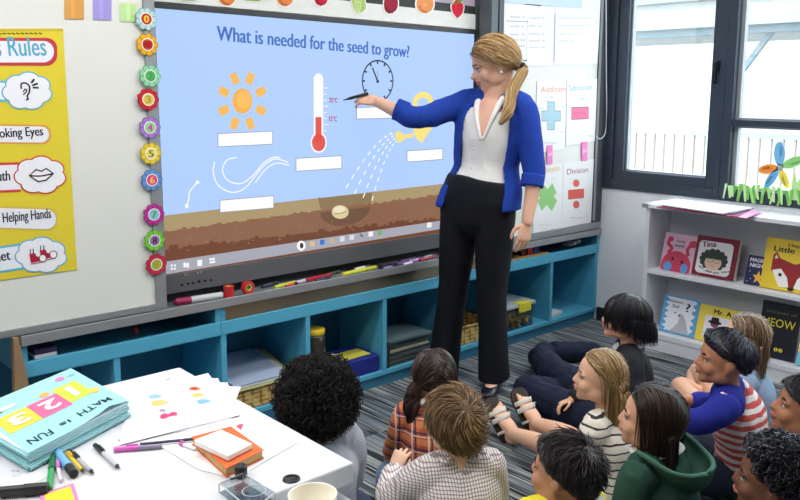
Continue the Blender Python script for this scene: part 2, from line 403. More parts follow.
unit(1.566, 3.335, [1.579, 2.0, 2.455, 2.90], 'long blue open storage unit under the big screen, with metal panel', None)
unit(3.336, 4.245, [3.349, 3.77, 4.23], 'blue open storage unit under the right whiteboard beside the window wall', 1)
t = thing('marker_tray', 'long aluminium tray ledge running under both whiteboards and the screen', 'tray', (2.5, YF+.05, ZT))
MB().box((.80, YF-.02, ZT), (4.245, YF-.012, ZA+.002)).build('front_lip', ALU, t, bevel=.002)
MB().box((.80, YF-.012, ZT), (4.245, YB-.02, ZA-.012)).build('tray_base', mat((150, 153, 156), .4, .5), t)
m = MB().prism([(.775, YF-.03, .60), (.79, YF-.03, .60), (.86, YF-.05, .0), (.74, YF-.05, .0)], (0, .03, 0))
tag(m.build('wooden_board', mat((150, 120, 92), .6, 0, .3, .25, 18), base=(.8, YF-.03, 0)), 'tapering tan wooden board propped at the left end of the blue units', 'board')
# ================================================================== boards and screen
AL2 = mat((160, 163, 165), .4, .5, .5, .04, 30); WB = mat((228, 228, 222), .22, 0, .5, .02, 3); DG = mat((78, 84, 90), .45, .3, .5, .05, 20)
t = thing('whiteboard', 'white sliding board left of the screen, holding the yellow rules poster', 'whiteboard', (.3, YF+.02, .6))
MB().box((-1.2, YF-.002, .60), (1.335, YF+.03, 2.5)).build('board_surface', WB, t)
MB().box((-1.2, YF-.012, .604), (1.335, YF+.031, .628)).build('bottom_rail', AL2, t, bevel=.002)
MB().box((1.292, YF-.012, .628), (1.335, YF+.031, 2.5)).build('side_rail', AL2, t, bevel=.002)
t = thing('whiteboard', 'white sliding board right of the screen, covered with paper sheets', 'whiteboard', (3.7, YF+.02, .6))
MB().box((3.2, YF-.002, .61), (4.235, YF+.03, 2.5)).build('board_surface', WB, t)
MB().box((3.175, YF-.012, .604), (4.24, YF+.031, .645)).build('bottom_rail', AL2, t, bevel=.002)
MB().box((4.15, YF-.012, .645), (4.24, YF+.031, 2.5)).build('side_rail', DG, t, bevel=.002)
MB().box((4.15, YF-.0135, .66), (4.172, YF-.004, 2.5)).build('rail_strip', AL2, t)
MB().box((3.235, YF-.012, .645), (3.272, YF+.031, 2.5)).build('side_rail', DG, t, bevel=.002)
MB().box((3.18, YF-.006, .645), (3.232, YF+.08, 2.5)).build('slide_post', mat((98, 104, 108), .45, .3), t, bevel=.002)
# ---- interactive screen
BK = mat((50, 51, 55), .4, 0, .5, .05, 30); BKG = mat((96, 97, 100), .4, .1, .5, .05, 30)
SX0, SX1, SZ0, SZ1 = 1.385, 3.16, .708, 1.754
t = thing('interactive_display', 'large interactive screen showing a lesson on growing a seed', 'screen', (2.27, YS+.05, .63))
MB().box((SX0-.02, YS-.006, SZ1), (SX1+.02, YS+.1, SZ1+.024)).box((SX0-.02, YS-.006, SZ0), (SX0, YS+.1, SZ1)).box((SX1, YS-.006, SZ0), (SX1+.02, YS+.1, SZ1)).build('bezel', BK, t, bevel=.002)
MB().box((SX0, YS+.02, SZ0), (SX1, YS+.1, SZ1)).build('back_shell', BK, t)
bb = MB().box((SX0-.02, YS-.008, .628), (SX1+.02, YS+.1, SZ0)).build('bottom_bezel', BKG, t, bevel=.002)
bd = Art(lambda x, y: by(x, y, YS-.008), (0, -1, 0))
for k, (x, y) in enumerate(((182, 285), (188, 283.7), (193, 283), (199, 281.5), (205, 280.8), (211, 280.2))): bd.ell(x, y, 1.6, 1.1 if k != 3 else 1.7, (28, 28, 30))
for x, y in ((185, 274.9), (188, 274.4), (198, 272.6), (201, 272)): bd.ell(x, y, .5, .5, (220, 220, 220))
bd.build('speaker_holes', t)
sc = Art(lambda x, y: by(x, y, YS), (0, -1, 0), glow, .00025)
q = lambda x, y: V((x, YS, y))
SKY, TAN, BRN, DBR = (176, 207, 255), (172, 150, 108), (140, 98, 72), (112, 66, 42)
sc.mb.add([q(SX0, SZ0), q(SX1, SZ0), q(SX1, SZ1), q(SX0, SZ1)], [(0, 1, 2, 3)], sc.mi(SKY))
def band(ptsT, ptsB, c, lv, rag=0, seed=1):
    r = random.Random(seed); n = 90 if rag else 1; T = []
    zs = lambda P, x: P[0][1]+(P[1][1]-P[0][1])*(x-P[0][0])/(P[1][0]-P[0][0])
    for i in range(n+1):
        x = SX0+(SX1-SX0)*i/n; z = zs(ptsT, x); T.append((x, z))
    out = []
    for i in range(len(T)):
        h = r.choice((0, 0, rag, rag*.4, -rag*.5)) if rag else 0
        out.append((T[i][0], T[i][1]+h))
        if rag and i < n: out.append((T[i+1][0]-.004, T[i][1]+h))
    B = [(SX1, zs(ptsB, SX1)), (SX0, zs(ptsB, SX0))]
    o = -YS; lvv = V((0, -1, 0))*sc.step*lv
    sc.mb.add([q(*p)+lvv for p in out+B], [tuple(range(len(out)+2))], sc.mi(c))
def wp(*pp): return [(by(x, y, YS).x, by(x, y, YS).z) for x, y in pp]
BOT = [(SX0, SZ0), (SX1, SZ0)]
band(wp((180, 213.7), (380, 191)), BOT, TAN, 1)
soil = lambda x: 213.7-.1135*(x-180)+.6
sc.poly([(345-27, soil(318)), (345+27, soil(372))]+[(345+27*math.cos(u), soil(345)+30*math.sin(u)) for u in np.linspace(.05, PI-.05, 16)], (142, 118, 84), 2)
band(wp((180, 229), (380, 202.5)), BOT, BRN, 3, .006, 3)
sc.poly([(345+25*math.cos(u), soil(345)+14+16*math.sin(u)-.1135*25*math.cos(u)) for u in np.linspace(0, PI, 16)], (112, 80, 58), 4)
band(wp((180, 247), (380, 225)), BOT, DBR, 5, .012, 5)
sc.ell(340, 212, 8.5, 6.8, (222, 206, 158), 6); sc.ell(339, 209.5, 6, 3.5, (236, 226, 190), 7); sc.stroke([(334, 214), (341, 213), (347, 211)], .004, (160, 140, 96), 8, sub=3)
rr = random.Random(4)
for k in range(46):
    x = rr.uniform(175, 430); y = 238-(x-180)*.12+rr.uniform(-2, 14); sc.ell(x, y, rr.uniform(.6, 1.6), .5, (164, 122, 92), 6, 6)
sc.poly([(160, 262.4), (470, 216.2), (470, 224), (160, 275.2)], (168, 168, 180), 8)
for k, (x, y) in enumerate(((173, 267), (186, 265), (199.5, 263), (212, 260.5))):
    if k == 0:
        for dx in (-1.6, 1.6):
            for dy in (-1.6, 1.6): sc.ell(x+dx, y+dy, 1.2, 1.2, (245, 245, 250), 9, 8)
    elif k == 1: sc.stroke([(x-2.4, y-2.4), (x+2.4, y+2.4)], .009, (245, 245, 250), 9); sc.stroke([(x-2.4, y+2), (x+2.4, y-2)], .009, (245, 245, 250)); sc.stroke([(x-3, y-.4), (x+3, y-.4)], .007, (245, 245, 250))
    elif k == 2: sc.poly([(x-2.4, y-3), (x+2.4, y-3.6), (x+2.4, y+2.6), (x-2.4, y+3.2)], (245, 245, 250), 9)
    else: sc.stroke([(x-3, y-1), (x+2.6, y-2)], .009, (245, 245, 250), 9); sc.stroke([(x-2.6, y+2), (x+3, y+1)], .009, (245, 245, 250))
for x, y, c in ((301, 245.6, (250, 250, 250)), (312, 244, (222, 190, 140)), (322, 242.2, (60, 120, 210)), (332, 240.5, (196, 176, 140)), (342, 239, (220, 220, 226)), (351.5, 237.3, (220, 220, 226)), (361, 235.6, (40, 40, 48)), (370.5, 234, (240, 240, 240)), (379.5, 233, (120, 180, 110)), (429, 225, (240, 240, 240))):
    if c == (250, 250, 250): sc.ell(x, y, 4.4, 5, c, 9); sc.ell(x+.3, y, 1.8, 2.8, (40, 40, 44), 10)
    elif c == (40, 40, 48): sc.poly([(x-1.6, y-3), (x+2, y+1), (x, y+1), (x+.6, y+3)], c, 9)
    else: sc.poly([(x-2.3, y-2.3), (x+2.3, y-2.8), (x+2.3, y+2.2), (x-2.3, y+2.7)], c, 9)
WHT = (255, 255, 255)
sc.text('What is needed for the seed to grow?', (217, 40.2), (409, 57.5), .058, (58, 106, 190), .024, 2)
sc.ell(242.3, 101, 10, 12.6, (246, 180, 72), 2); sc.ell(243.5, 99.5, 7, 9, (250, 190, 90), 3)
for k in range(8):
    a = PI/8+k*PI/4; c_, s_ = math.cos(a), math.sin(a)
    sc.stroke([(242.3+15*c_, 101+18.5*s_), (242.3+25*c_, 101+30*s_)], .034, (248, 186, 84), 2)
for P in ([(218, 134), (272, 131.5), (272, 143.8), (218, 146.4)], [(296, 158.8), (341, 156), (341, 168), (296, 170.8)], [(220, 200.6), (273, 196), (273, 207.5), (220, 212)],
          [(356.6, 108), (396, 106.6), (396, 117.6), (356.6, 118.6)], [(407, 151.2), (442, 149), (442, 159), (407, 161.6)]):
    sc.poly([(x+(-.7 if i in (0, 3) else .7), y+(-.7 if i < 2 else .7)) for i, (x, y) in enumerate(P)], (140, 150, 170), 11); sc.poly(P, WHT, 12)
sc.stroke([(318.4, 77), (318.4, 142)], .052, WHT, 2); sc.ell(318.4, 77, 3.9, 3.5, WHT); sc.ell(318.6, 142.5, 8, 10.4, WHT, 2)
sc.stroke([(318.4, 117), (318.4, 142)], .034, (226, 84, 74), 3); sc.ell(318.6, 142.5, 6.8, 8.8, (226, 84, 74), 3)
for k in range(9): sc.stroke([(324, 88+k*6.1), (328.5 if k % 3 == 0 else 326.5, 88+k*6.1)], .004, WHT, 2)
sc.text('25°C', (329, 102.3), (337.5, 102.8), .022, (170, 40, 60), .03, 2); sc.text('15°C', (329, 121), (337, 121.3), .022, (170, 40, 60), .03, 2)
sc.stroke([(377.6+15.3*math.cos(a), 81+20.5*math.sin(a)) for a in np.arange(40)*PI/20], .007, (34, 40, 56), 2, True)
for k in range(12):
    a = k*PI/6; c_, s_ = math.cos(a), math.sin(a); sc.stroke([(377.6+12.6*c_, 81+17*s_), (377.6+14.6*c_, 81+20*s_)], .009, (34, 40, 56), 2)
sc.stroke([(377.6, 81.5), (372.3, 67.5)], .008, (34, 40, 56), 3); sc.stroke([(377.6, 81.5), (377.6, 71)], .004, (140, 160, 200), 2); sc.ell(377.6, 81.5, 1.3, 1.6, (34, 40, 56), 3)
def z6(*P): return [(180+x/4, 125+y/4) for x, y in P]
sc.stroke(z6((138, 146), (133, 190), (152, 240), (205, 269), (262, 250), (330, 168), (380, 136), (432, 149)), .0048, WHT, 2, sub=6)
sc.stroke(z6((227, 130), (188, 140), (170, 180), (190, 220), (240, 235), (285, 208), (335, 152), (372, 130), (402, 130)), .0048, WHT, 2, sub=6)
sc.stroke(z6((300, 232), (340, 180), (385, 153), (438, 161)), .0048, WHT, 2, sub=6)
sc.stroke(z6((70, 228), (38, 268), (36, 290), (28, 322)), .005, WHT, 2, sub=5); sc.ell(197.5, 182.3, 1.7, 1.9, WHT, 2); sc.ell(186.6, 206, 1.8, 2.2, WHT, 2)
for k, (ex, ey) in enumerate(((344, 191), (352.5, 197), (361.5, 201), (370.5, 204))):
    sx_, sy_ = 393+k*1.2, 133+k*2.6
    for j in range(9):
        a = (j+.2)/9; b = a+.055; f_ = lambda u: (sx_+(ex-sx_)*u, sy_+(ey-sy_)*(u**1.5))
        sc.stroke([f_(a), f_(b)], .0065, WHT, 13)
YEL = (252, 226, 120)
sc.poly([(412.5, 126.5), (421, 125), (437, 122.5), (428, 133), (421.5, 143.4), (416, 138)], YEL, 2); sc.poly([(395, 132), (398, 131), (404.5, 135), (414, 133), (414.5, 136.5), (405, 138.5), (400, 143), (397, 142)], YEL, 3)
sc.stroke([(417, 112), (415, 101), (421, 95), (429, 97), (431, 106), (430, 124)], .03, YEL, 2, sub=4)
sc.build('screen_picture', t)
# ---- header above the screen
tag(MB().box((SX0-.02, YS+.002, SZ1+.026), (3.172, YS+.05, 1.858)).build('header_board', mat((226, 226, 222), .4), base=(2.27, YS+.03, 1.78), bevel=.002), 'white strip running above the screen, backing the fruit cutouts', 'board')
tag(MB().box((SX0-.02, YS+.004, 1.858), (3.172, YS+.05, 1.90)).build('header_rail', mat((46, 52, 50), .5), base=(2.27, YS+.03, 1.86), bevel=.002), 'dark rail above the white strip over the screen', 'rail')
tag(MB().box((SX0-.02, YS+.01, 1.90), (3.172, YS+.05, 2.45)).build('pin_board', mat((186, 170, 190), .8, 0, .2, .3, 3), base=(2.27, YS+.03, 1.9)), 'lilac pin board at the very top above the screen', 'board')
FV = [(188, 'green', (120, 168, 84)), (227, 'orange', (222, 128, 70)), (252, 'green', (128, 170, 90)), (285, 'orange', (226, 134, 76)), (321, 'red', (190, 34, 60)), (358, 'leaf', (168, 200, 110)), (391, 'plum', (150, 40, 62)), (425, 'peach', (230, 150, 96)), (457.5, 'berry', (206, 40, 64))]
FB = {188: 2, 227: 7, 252: 2.5, 285: 7.5, 321: 7, 358: 15.5, 391: 15.3, 425: 14.6, 457.5: 20}
LBF = ['leftmost fruit cutout over the screen, just the tip of green leaves', 'orange round cutout over the screen, between the two small green ones', 'second green leaf cutout over the screen, between two orange ones', 'orange round cutout over the screen, left of the small red one', 'small deep red radish cutout over the middle of the screen', 'pale green celery cutout over the screen', 'dark red beetroot cutout over the screen, right of the celery', 'peach coloured round cutout over the screen, left of the strawberry', 'red strawberry cutout with green top above the end of the screen']
for i, (x, k, c) in enumerate(FV):
    b = FB[x]; a = Art(lambda u, v: by(u, v, YS-.0005), (0, -1, 0)); dk = tuple(int(v*.72) for v in c)
    if k == 'leaf': out = [(x-1, b), (x-5, b-7), (x-8, b-20), (x-3, b-30), (x+4, b-24), (x+9, b-9), (x+6, b-3)]
    elif k == 'berry': out = [(x, b), (x-5, b-6), (x-7, b-14), (x-4, b-19), (x, b-23), (x+4, b-19), (x+7, b-14), (x+5.5, b-6)]
    elif k == 'plum': out = [(x-2, b), (x-7, b-4), (x-8, b-14), (x-4, b-24), (x+3, b-25), (x+8, b-14), (x+6, b-4)]
    elif k in ('green',): out = [(x-8, b-1), (x-13, b-6), (x-6, b-16), (x, b-10), (x+6, b-16), (x+13, b-6), (x+8, b-.5)]
    elif k == 'red': out = [(x, b), (x-6, b-3), (x-7.5, b-10), (x-4, b-17), (x+4, b-17), (x+7.5, b-10), (x+6, b-3)]
    else: out = [(x+10*math.cos(j*PI/8), b-10.5+10.5*math.sin(j*PI/8)) for j in range(16)]
    out = [tuple(p) for p in crom(out+[out[0]], 4)][:-1]
    cx = sum(p[0] for p in out)/len(out); cy = sum(p[1] for p in out)/len(out)
    a.sheet(out, (240, 238, 232), .002)
    a.poly([(cx+(p[0]-cx)*.86, cy+(p[1]-cy)*.88) for p in out], c, 1)
    r = random.Random(i)
    for j in range(9): u = r.uniform(0, 2*PI); d = r.uniform(.1, .6); a.ell(cx+d*6*math.cos(u), cy+d*8*math.sin(u), .8, .6, tuple(min(255, int(v*1.2)) for v in c), 2, 7)
    if k == 'berry':
        for j in range(5): u = -PI+j*PI/4; a.poly([(x, b-17), (x+6*math.cos(u)-1, b-17+5*math.sin(u)), (x+6*math.cos(u)+1.5, b-15.5+5*math.sin(u))], (90, 150, 60), 3)
    elif k == 'leaf':
        for j in (-3, 0, 3): a.stroke([(x+j*.4, b-2), (x+j, b-14), (x+j*1.4, b-24)], .006, (206, 226, 160), 2)
    elif k != 'green': a.stroke([(x-6, b-9), (x-3, b-4), (x+2, b-2.5)], .006, dk, 3, sub=3)
    tag(a.build('fruit_cutout', base=by(x, b, YS)), LBF[i], 'paper cutout', 'paper fruit and vegetables above the screen')
# ---- number flowers down the left edge of the screen
FL = [(146.3, 19, (176, 214, 216), (186, 62, 40), '0', (246, 190, 60)), (147.5, 44.5, (232, 174, 36), (206, 80, 36), '1', (170, 30, 30)), (150.3, 76, (142, 212, 164), (84, 176, 104), '2', (60, 150, 80)), (148.3, 99.5, (200, 44, 56), (226, 200, 96), '3', (170, 160, 60)),
      (150, 127.5, (170, 126, 210), (150, 210, 150), '4', (210, 70, 160)), (151, 153.5, (236, 208, 60), (240, 226, 120), '5', (120, 120, 60)), (152, 180, (104, 150, 214), (226, 70, 140), '6', (240, 200, 70)), (154, 214.5, (192, 50, 150), (140, 200, 226), '7', (90, 170, 80)), (154.7, 240.5, (120, 200, 60), (170, 120, 190), '8', (60, 60, 60)), (156.5, 264.5, (204, 44, 76), (150, 190, 70), '9', (200, 150, 50))]
NM = ['pale blue', 'golden', 'mint green', 'red and gold', 'lilac', 'yellow', 'blue', 'magenta', 'bright green', 'crimson']
for i, (x, y, c, cc, dg, dc) in enumerate(FL):
    o = by(x, y, YF-.0155); a = Art(lambda u, v: o+V((u, 0, v)), (0, -1, 0)); R = .042
    def pet(s): return [((R*s)*(.86+.14*abs(math.cos(4.5*u)))*math.cos(u), R*s*(.86+.14*abs(math.cos(4.5*u)))*math.sin(u)) for u in np.arange(72)*2*PI/72]
    a.sheet(pet(1), tuple(int(v*.8) for v in c), .003); a.poly(pet(.93), c, 1)
    for k in range(9): u = (k+.5)*2*PI/9; a.stroke([(R*.55*math.cos(u), R*.55*math.sin(u)), (R*.84*math.cos(u), R*.84*math.sin(u))], .0025, tuple(int(v*.75) for v in c), 2)
    a.ell(0, 0, R*.56, R*.56, (250, 246, 236), 3); a.ell(0, 0, R*.48, R*.48, cc, 4)
    a.text(dg, (-.0085, -.0125), (.0085, -.0125), .025, dc, .03, 5)
    tag(a.build('paper_flower', base=o), '%s paper flower with the number %s on the screen edge' % (NM[i], dg), 'paper flower', 'number flowers beside the screen')
# ---- yellow rules poster and three colour squares on the left board
a = Art(lambda x, y: by(x, y, YF-.0045), (0, -1, 0)); PY = (226, 206, 60); K = (34, 34, 40)
a.sheet([(-72, 29), (63, 28.5), (77, 269.5), (-60, 289)], PY, .0015)
a.poly([(-72, 29), (63, 28.5), (63.2, 31), (-72, 32)], (206, 186, 48), 1)
for k in range(14): a.stroke([(-20+k*4.5, 33.5-k*.06), (-16.5+k*4.5, 34)], .004, (90, 80, 30), 2)
def capsule(x1, y0, y1, sl, c, w):
    r = (y1-y0)/2; P = [(-70, y0-sl*70)]+[(x1-r+r*math.cos(u), (y0+y1)/2+sl*(x1-40)*0+r*math.sin(u)) for u in np.linspace(-PI/2, PI/2, 12)]+[(-70, y1-sl*70)]
    P = [(px, py) for px, py in P]; a.poly([(px+(w if px > 0 else 0), py+(w if py > (y0+y1)/2 else -w)) for px, py in P], c, 2); a.poly(P, (236, 236, 244), 3)
capsule(54, 41, 62.5, 0, (196, 62, 72), 3.2)
a.text('Class Rules', (-38, 56.5), (46.5, 55.5), .062, (90, 170, 200), .012, 4)
def cloud(cx, cy, rx, ry, c, w):
    for lv, g, col in ((4, w, c), (5, 0, (240, 240, 246))):
        P = []
        for j in range(84):
            t_ = j*2*PI/84; best = 0
            for k in range(7):            # outline of seven overlapping puffs
                u = k*2*PI/7+.3; ox, oy = .56*math.cos(u), .56*math.sin(u); b_ = ox*math.cos(t_)+oy*math.sin(t_); c_ = ox*ox+oy*oy-.46**2
                if b_*b_-c_ > 0: best = max(best, b_+math.sqrt(b_*b_-c_))
            P.append((cx+(rx*best+g)*math.cos(t_), cy+(ry*best+g)*math.sin(t_)))
        a.poly(P, col, lv)
a.stroke([(-60, 92), (14, 91)], .07, (110, 190, 210), 2); a.stroke([(-60, 92), (10, 91)], .054, (236, 240, 248), 3)
cloud(27, 91, 24, 18, (90, 176, 206), 1.4)
a.stroke([(21, 89), (21, 84), (25, 83), (29, 86), (29, 92), (27, 96), (28, 99), (25.5, 100)], .005, K, 7, sub=4); a.stroke([(23, 92), (25, 89), (26.5, 91), (23, 95)], .004, K, 7, sub=3)
for p, q_ in (((31, 83), (34, 79)), ((32, 85.5), (37.5, 83.5)), ((32.5, 87.6), (38.5, 87.8))): a.stroke([p, q_], .006, K, 7)
capsule(49, 126.5, 142.5, .02, (222, 160, 80), 1.8)
a.text('Looking Eyes', (-11, 138.3), (43, 135.3), .031, K, .02, 4)
a.stroke([(-60, 180), (20, 177)], .1, (206, 60, 60), 2); a.stroke([(-60, 180), (20, 177)], .084, (238, 238, 246), 3)
a.text('Quiet Mouth', (-46, 183.5), (10, 180.4), .034, K, .02, 4)
cloud(40, 175, 25, 18, (208, 62, 64), 1.4)
a.poly([(29, 175.5), (36, 169.5), (41, 171), (46, 168.5), (53, 173.5), (46, 180), (38, 181.5)], (250, 244, 246), 7); a.stroke([(29, 175.5), (36, 169.5), (41, 171.2), (46, 168.5), (53, 173.5), (46, 180), (38, 181.5)], .005, K, 8, True); a.stroke([(29, 175.5), (40, 176), (53, 173.5)], .005, K, 8, sub=3)
capsule(56, 209.5, 229, .05, (220, 186, 90), 1.8)
a.text('Helping Hands', (3, 222.6), (51, 217.8), .034, K, .02, 4)
a.stroke([(-60, 268), (22, 256.5)], .092, (100, 180, 205), 2); a.stroke([(-60, 268), (22, 256.5)], .076, (236, 240, 248), 3)
a.text('Walking Feet', (-55, 270), (10.5, 259.5), .034, K, .02, 4)
cloud(41, 255, 25, 17, (100, 176, 205), 1.4)
for dx, dy in ((29, 252), (39.5, 248.5)):
    a.poly([(dx, dy+2), (dx+6, dy+1), (dx+7, dy+4), (dx+11, dy+5), (dx+11, dy+9), (dx+1.5, dy+11)], (178, 36, 66), 7); a.ell(dx+13.5, dy+6, 3.6, 3.8, (250, 248, 250), 8); a.stroke([(dx+13.5+3.6*math.cos(u), dy+6+3.8*math.sin(u)) for u in np.arange(12)*PI/6], .003, (120, 40, 60), 9, True)
    a.stroke([(dx+1, dy+2), (dx+1, dy-3)], .003, K, 8); a.stroke([(dx+4, dy+2), (dx+4, dy-3.5)], .003, K, 8); a.stroke([(dx+1.5, dy+12), (dx+16, dy+9.5)], .003, (180, 60, 90), 8)
tag(a.build('rules_poster', base=by(20, 270, YF)), 'tall yellow class rules poster with cloud drawings on the left whiteboard', 'poster')
for x0, y0, x1, y1, c, n in ((64.5, -6, 84, 18.8, (216, 160, 86), 'orange'), (93, -6, 111.5, 19.6, (164, 152, 220), 'purple'), (120, 3, 136.5, 21.5, (192, 224, 158), 'pale green')):
    a = Art(lambda x, y: by(x, y, YF-.0045), (0, -1, 0)); a.sheet([(x0, y0), (x1, y0+.8), (x1, y1+.6), (x0, y1)], c, .0015)
    a.stroke([(x0+8, y0+1), (x0+8.4, y1-1)], .012, tuple(min(255, int(v*1.06)) for v in c), 1)
    tag(a.build('paper_square', base=by(x0, y1, YF)), '%s paper square at the top of the left whiteboard' % n, 'paper', 'colour squares on the whiteboard')
# ---- sheets on the right board
def rsheet(P, c=(238, 238, 243), off=.0045): 
    a = Art(lambda x, y: by(x, y, YF-off), (0, -1, 0)); a.sheet(P, c, .001); return a
INK = (120, 124, 140)
a = rsheet([(503.5, -12), (556.5, -8), (555.5, 65.5), (505, 66)])
a.stroke([(525, 4), (541, 5.5)], .008, (80, 84, 96), 1); scribble(a, 527, 541, 3.6, 1.6, (80, 84, 96), 5, .004, .08)
for k, y in enumerate((17, 26.5, 34.5, 40, 46)): scribble(a, 510, 525, y, 2.2, INK, 10+k, .003); 
for k, y in enumerate((18, 26, 34, 41, 47.5)): scribble(a, 529, 545, y, 2.0, (150, 152, 165), 20+k, .003)
a.stroke([(506, 21), (528, 21.5)], .003, INK, 1); a.stroke([(527.4, 20), (526, 62)], .002, INK, 1); a.stroke([(523, 61), (527, 60)], .006, (70, 74, 84), 1)
tag(a.build('paper_sheet', base=by(530, 66, YF)), 'large handwritten sheet with two columns, beside the teacher\'s head', 'paper', 'sheets on the right whiteboard')
a = rsheet([(556, -8), (601.5, -4), (597.5, 63.5), (555, 65)], (236, 236, 244), .006)
for k, y in enumerate((18, 25.5, 34, 41)): scribble(a, 559, 590-(k > 1)*8-(k > 2)*8, y, 2.0, (176, 176, 190), 30+k, .003)
a.stroke([(555, 14), (554, 62)], .006, (180, 168, 214), 1)
tag(a.build('paper_sheet', base=by(575, 64, YF)), 'faintly written sheet at the top right of the right whiteboard', 'paper', 'sheets on the right whiteboard')
a = rsheet([(500, -20), (584, -16), (581.5, 8), (500, 2)], (206, 222, 236), .009)
tag(a.build('paper_sheet', base=by(540, 5, YF)), 'light blue card across the top of the right whiteboard', 'paper', 'sheets on the right whiteboard')
def mathsheet(P, word, p0, p1, c, label, sign):
    a = rsheet(P, (239, 238, 238), .006); a.text(word, p0, p1, .033, c, .0, 1); sign(a)
    r = random.Random(len(word))
    for k in range(7):
        x = min(p[0] for p in P)+4+r.random()*(max(p[0] for p in P)-min(p[0] for p in P)-12); y = r.choice((p0[1]+5, p0[1]+8, max(p[1] for p in P)-6, max(p[1] for p in P)-10)); scribble(a, x, x+6, y, 1.6, r.choice(((170, 190, 205), (214, 170, 180), (190, 190, 196))), k, .002)
    tag(a.build('paper_sheet', base=by(p0[0], P[2][1], YF)), label, 'paper', 'sheets on the right whiteboard')
def plus(a):
    x, y = 551, 116; w, h = 3.6, 9.4; P = [(-w, -h*1.5), (w, -h*1.5), (w, -5), (h, -5), (h, 5), (w, 5), (w, h*1.45), (-w, h*1.45), (-w, 5), (-h, 5), (-h, -5), (-w, -5)]
    P = [(x+u, y+v) for u, v in P]; a.poly(P, (176, 208, 222), 1); a.stroke(P, .004, (110, 140, 150), 2, True)
    for u, v in ((540, 108), (562, 106), (539, 128), (562, 132), (552, 97)): scribble(a, u-2, u+4, v, 1.4, (190, 160, 170), int(u), .002)
def minus(a): a.poly([(571.3, 107.5), (588.6, 107), (588.6, 118.6), (571.3, 119.6)], (232, 128, 164), 1); a.stroke([(571.3, 107.5), (588.6, 107), (588.6, 118.6), (571.3, 119.6)], .004, (150, 90, 110), 2, True); scribble(a, 573, 588, 113, 3.4, (214, 100, 140), 3, .004)
def times(a):
    for s_ in (1, -1): a.stroke([(547-7.5, 197-9*s_), (547+7.5, 197+9*s_)], .075, (150, 204, 132), 1+.5*s_)
def divide(a):
    a.poly([(568, 190), (584, 188.6), (584, 198), (568, 199.6)], (222, 100, 92), 1); scribble(a, 569.5, 583, 194, 3, (190, 70, 64), 4, .004); a.ell(576.2, 183.2, 3.2, 3.7, (224, 104, 94), 1); a.ell(576.2, 204.5, 3.2, 3.9, (224, 104, 94), 1)
mathsheet([(537, 81), (566.5, 80), (565, 150), (536, 153)], 'Addition', (540.5, 92.6), (565.5, 91.6), (226, 150, 110), 'sheet headed Addition with a pale blue plus sign, on the right whiteboard', plus)
mathsheet([(567, 80), (597.5, 79), (595, 141), (566, 146)], 'Subtraction', (569, 90.8), (592, 89.6), (140, 176, 214), 'sheet headed Subtraction with a pink minus bar, on the right whiteboard', minus)
mathsheet([(534, 166), (563, 163), (562, 231), (533, 235)], 'Multiplication', (536, 173.5), (560, 170.5), (226, 184, 100), 'sheet headed Multiplication with a green cross, on the right whiteboard', times)
mathsheet([(563.5, 163), (594, 159), (591, 222), (562, 228)], 'Division', (567, 174.6), (588, 172), (160, 50, 60), 'sheet headed Division with a red divide sign, on the right whiteboard', divide)
for x, y, n in ((547.2, 145.5, 'left'), (582, 142, 'right')):
    a = Art(lambda u, v: by(u, v, YF-.011), (0, -1, 0)); a.sheet([(x, y), (x+5.4, y-.4), (x+5.4, y+18.5), (x, y+19)], (240, 140, 200), .004); a.poly([(x+1, y+8), (x+4.6, y+7), (x+4.2, y+10), (x+1, y+11)], (250, 190, 224), 1)
    tag(a.build('magnet_strip', base=by(x, y+19, YF)), 'pink magnet strip holding the %s sheet of the lower pair on the right whiteboard' % n, 'magnet', 'pink magnets on the whiteboard')
m = MB(); P = [by(x_, y_, 2.888) for x_, y_ in ((606, -30), (606.2, 60), (606.6, 110), (605.6, 131), (602, 138), (598.6, 138.5), (596, 136))]
m.loft(P, .0035, seg=8, sub=6); tag(m.build('blind_cord', mat((222, 226, 228), .4), base=P[-1], smooth=True), 'white hanging blind cord looping at the window\'s left edge', 'cord')
# ================================================================== things in the storage units
WICK = pat_mat('wicker', (196, 164, 100), [((.6, .6, 0), .026, 0, .3, (120, 88, 44), .8), ((0, 0, 1), .021, 0, .32, (128, 94, 48), .8), ((.6, -.6, .5), .05, .0, .4, (216, 188, 122), .5)], .7, .0, .6, 150)
def basket(x0, x1, y0, y1, z0, h, label, g='wicker baskets in the storage units'):
    t = thing('wicker_basket', label, 'basket', ((x0+x1)/2, (y0+y1)/2, z0), g)
    m = MB(); e = .012
    for (a, b, c, d) in ((x0, y0, x1, y0+e), (x0, y1-e, x1, y1), (x0, y0+e, x0+e, y1-e), (x1-e, y0+e, x1, y1-e)): m.box((a, b, z0), (c, d, z0+h))
    m.box((x0+e, y0+e, z0), (x1-e, y1-e, z0+.01)); m.build('woven_body', WICK, t, bevel=.004)
    m = MB(); m.loft([(x0, y0, z0+h), (x1, y0, z0+h), (x1, y1, z0+h), (x0, y1, z0+h), (x0, y0, z0+h)], .009, sub=1, seg=8, cap=False); m.build('rim', WICK, t, smooth=True)
    return t
basket(1.62, 1.955, 2.925, 3.2, .078, .09, 'wicker basket full of pale papers in the blue unit behind the curly haired child')
z = .171
PL = [('blue grey sheet lying on top of the basket papers', (158, 172, 196)), ('pale sheet just under the top sheet in the wicker basket', (206, 208, 196)), ('yellowish card under the sheets in the wicker basket', (206, 200, 140))]
for k, (lb, c) in enumerate(PL[::-1]):
    y0, o = 2.915-.0*k, .012*k
    m = MB().prism([(1.6+o, y0, z), (1.93-o*2, y0-.005, z), (1.97-o*3, 3.24, z+.035), (1.63, 3.25, z+.035)], (0, 0, .010))
    tag(m.build('paper_sheet', paper(c), base=(1.78, 3.05, z), bevel=.003), lb, 'paper', 'papers in the wicker basket'); z += .0112
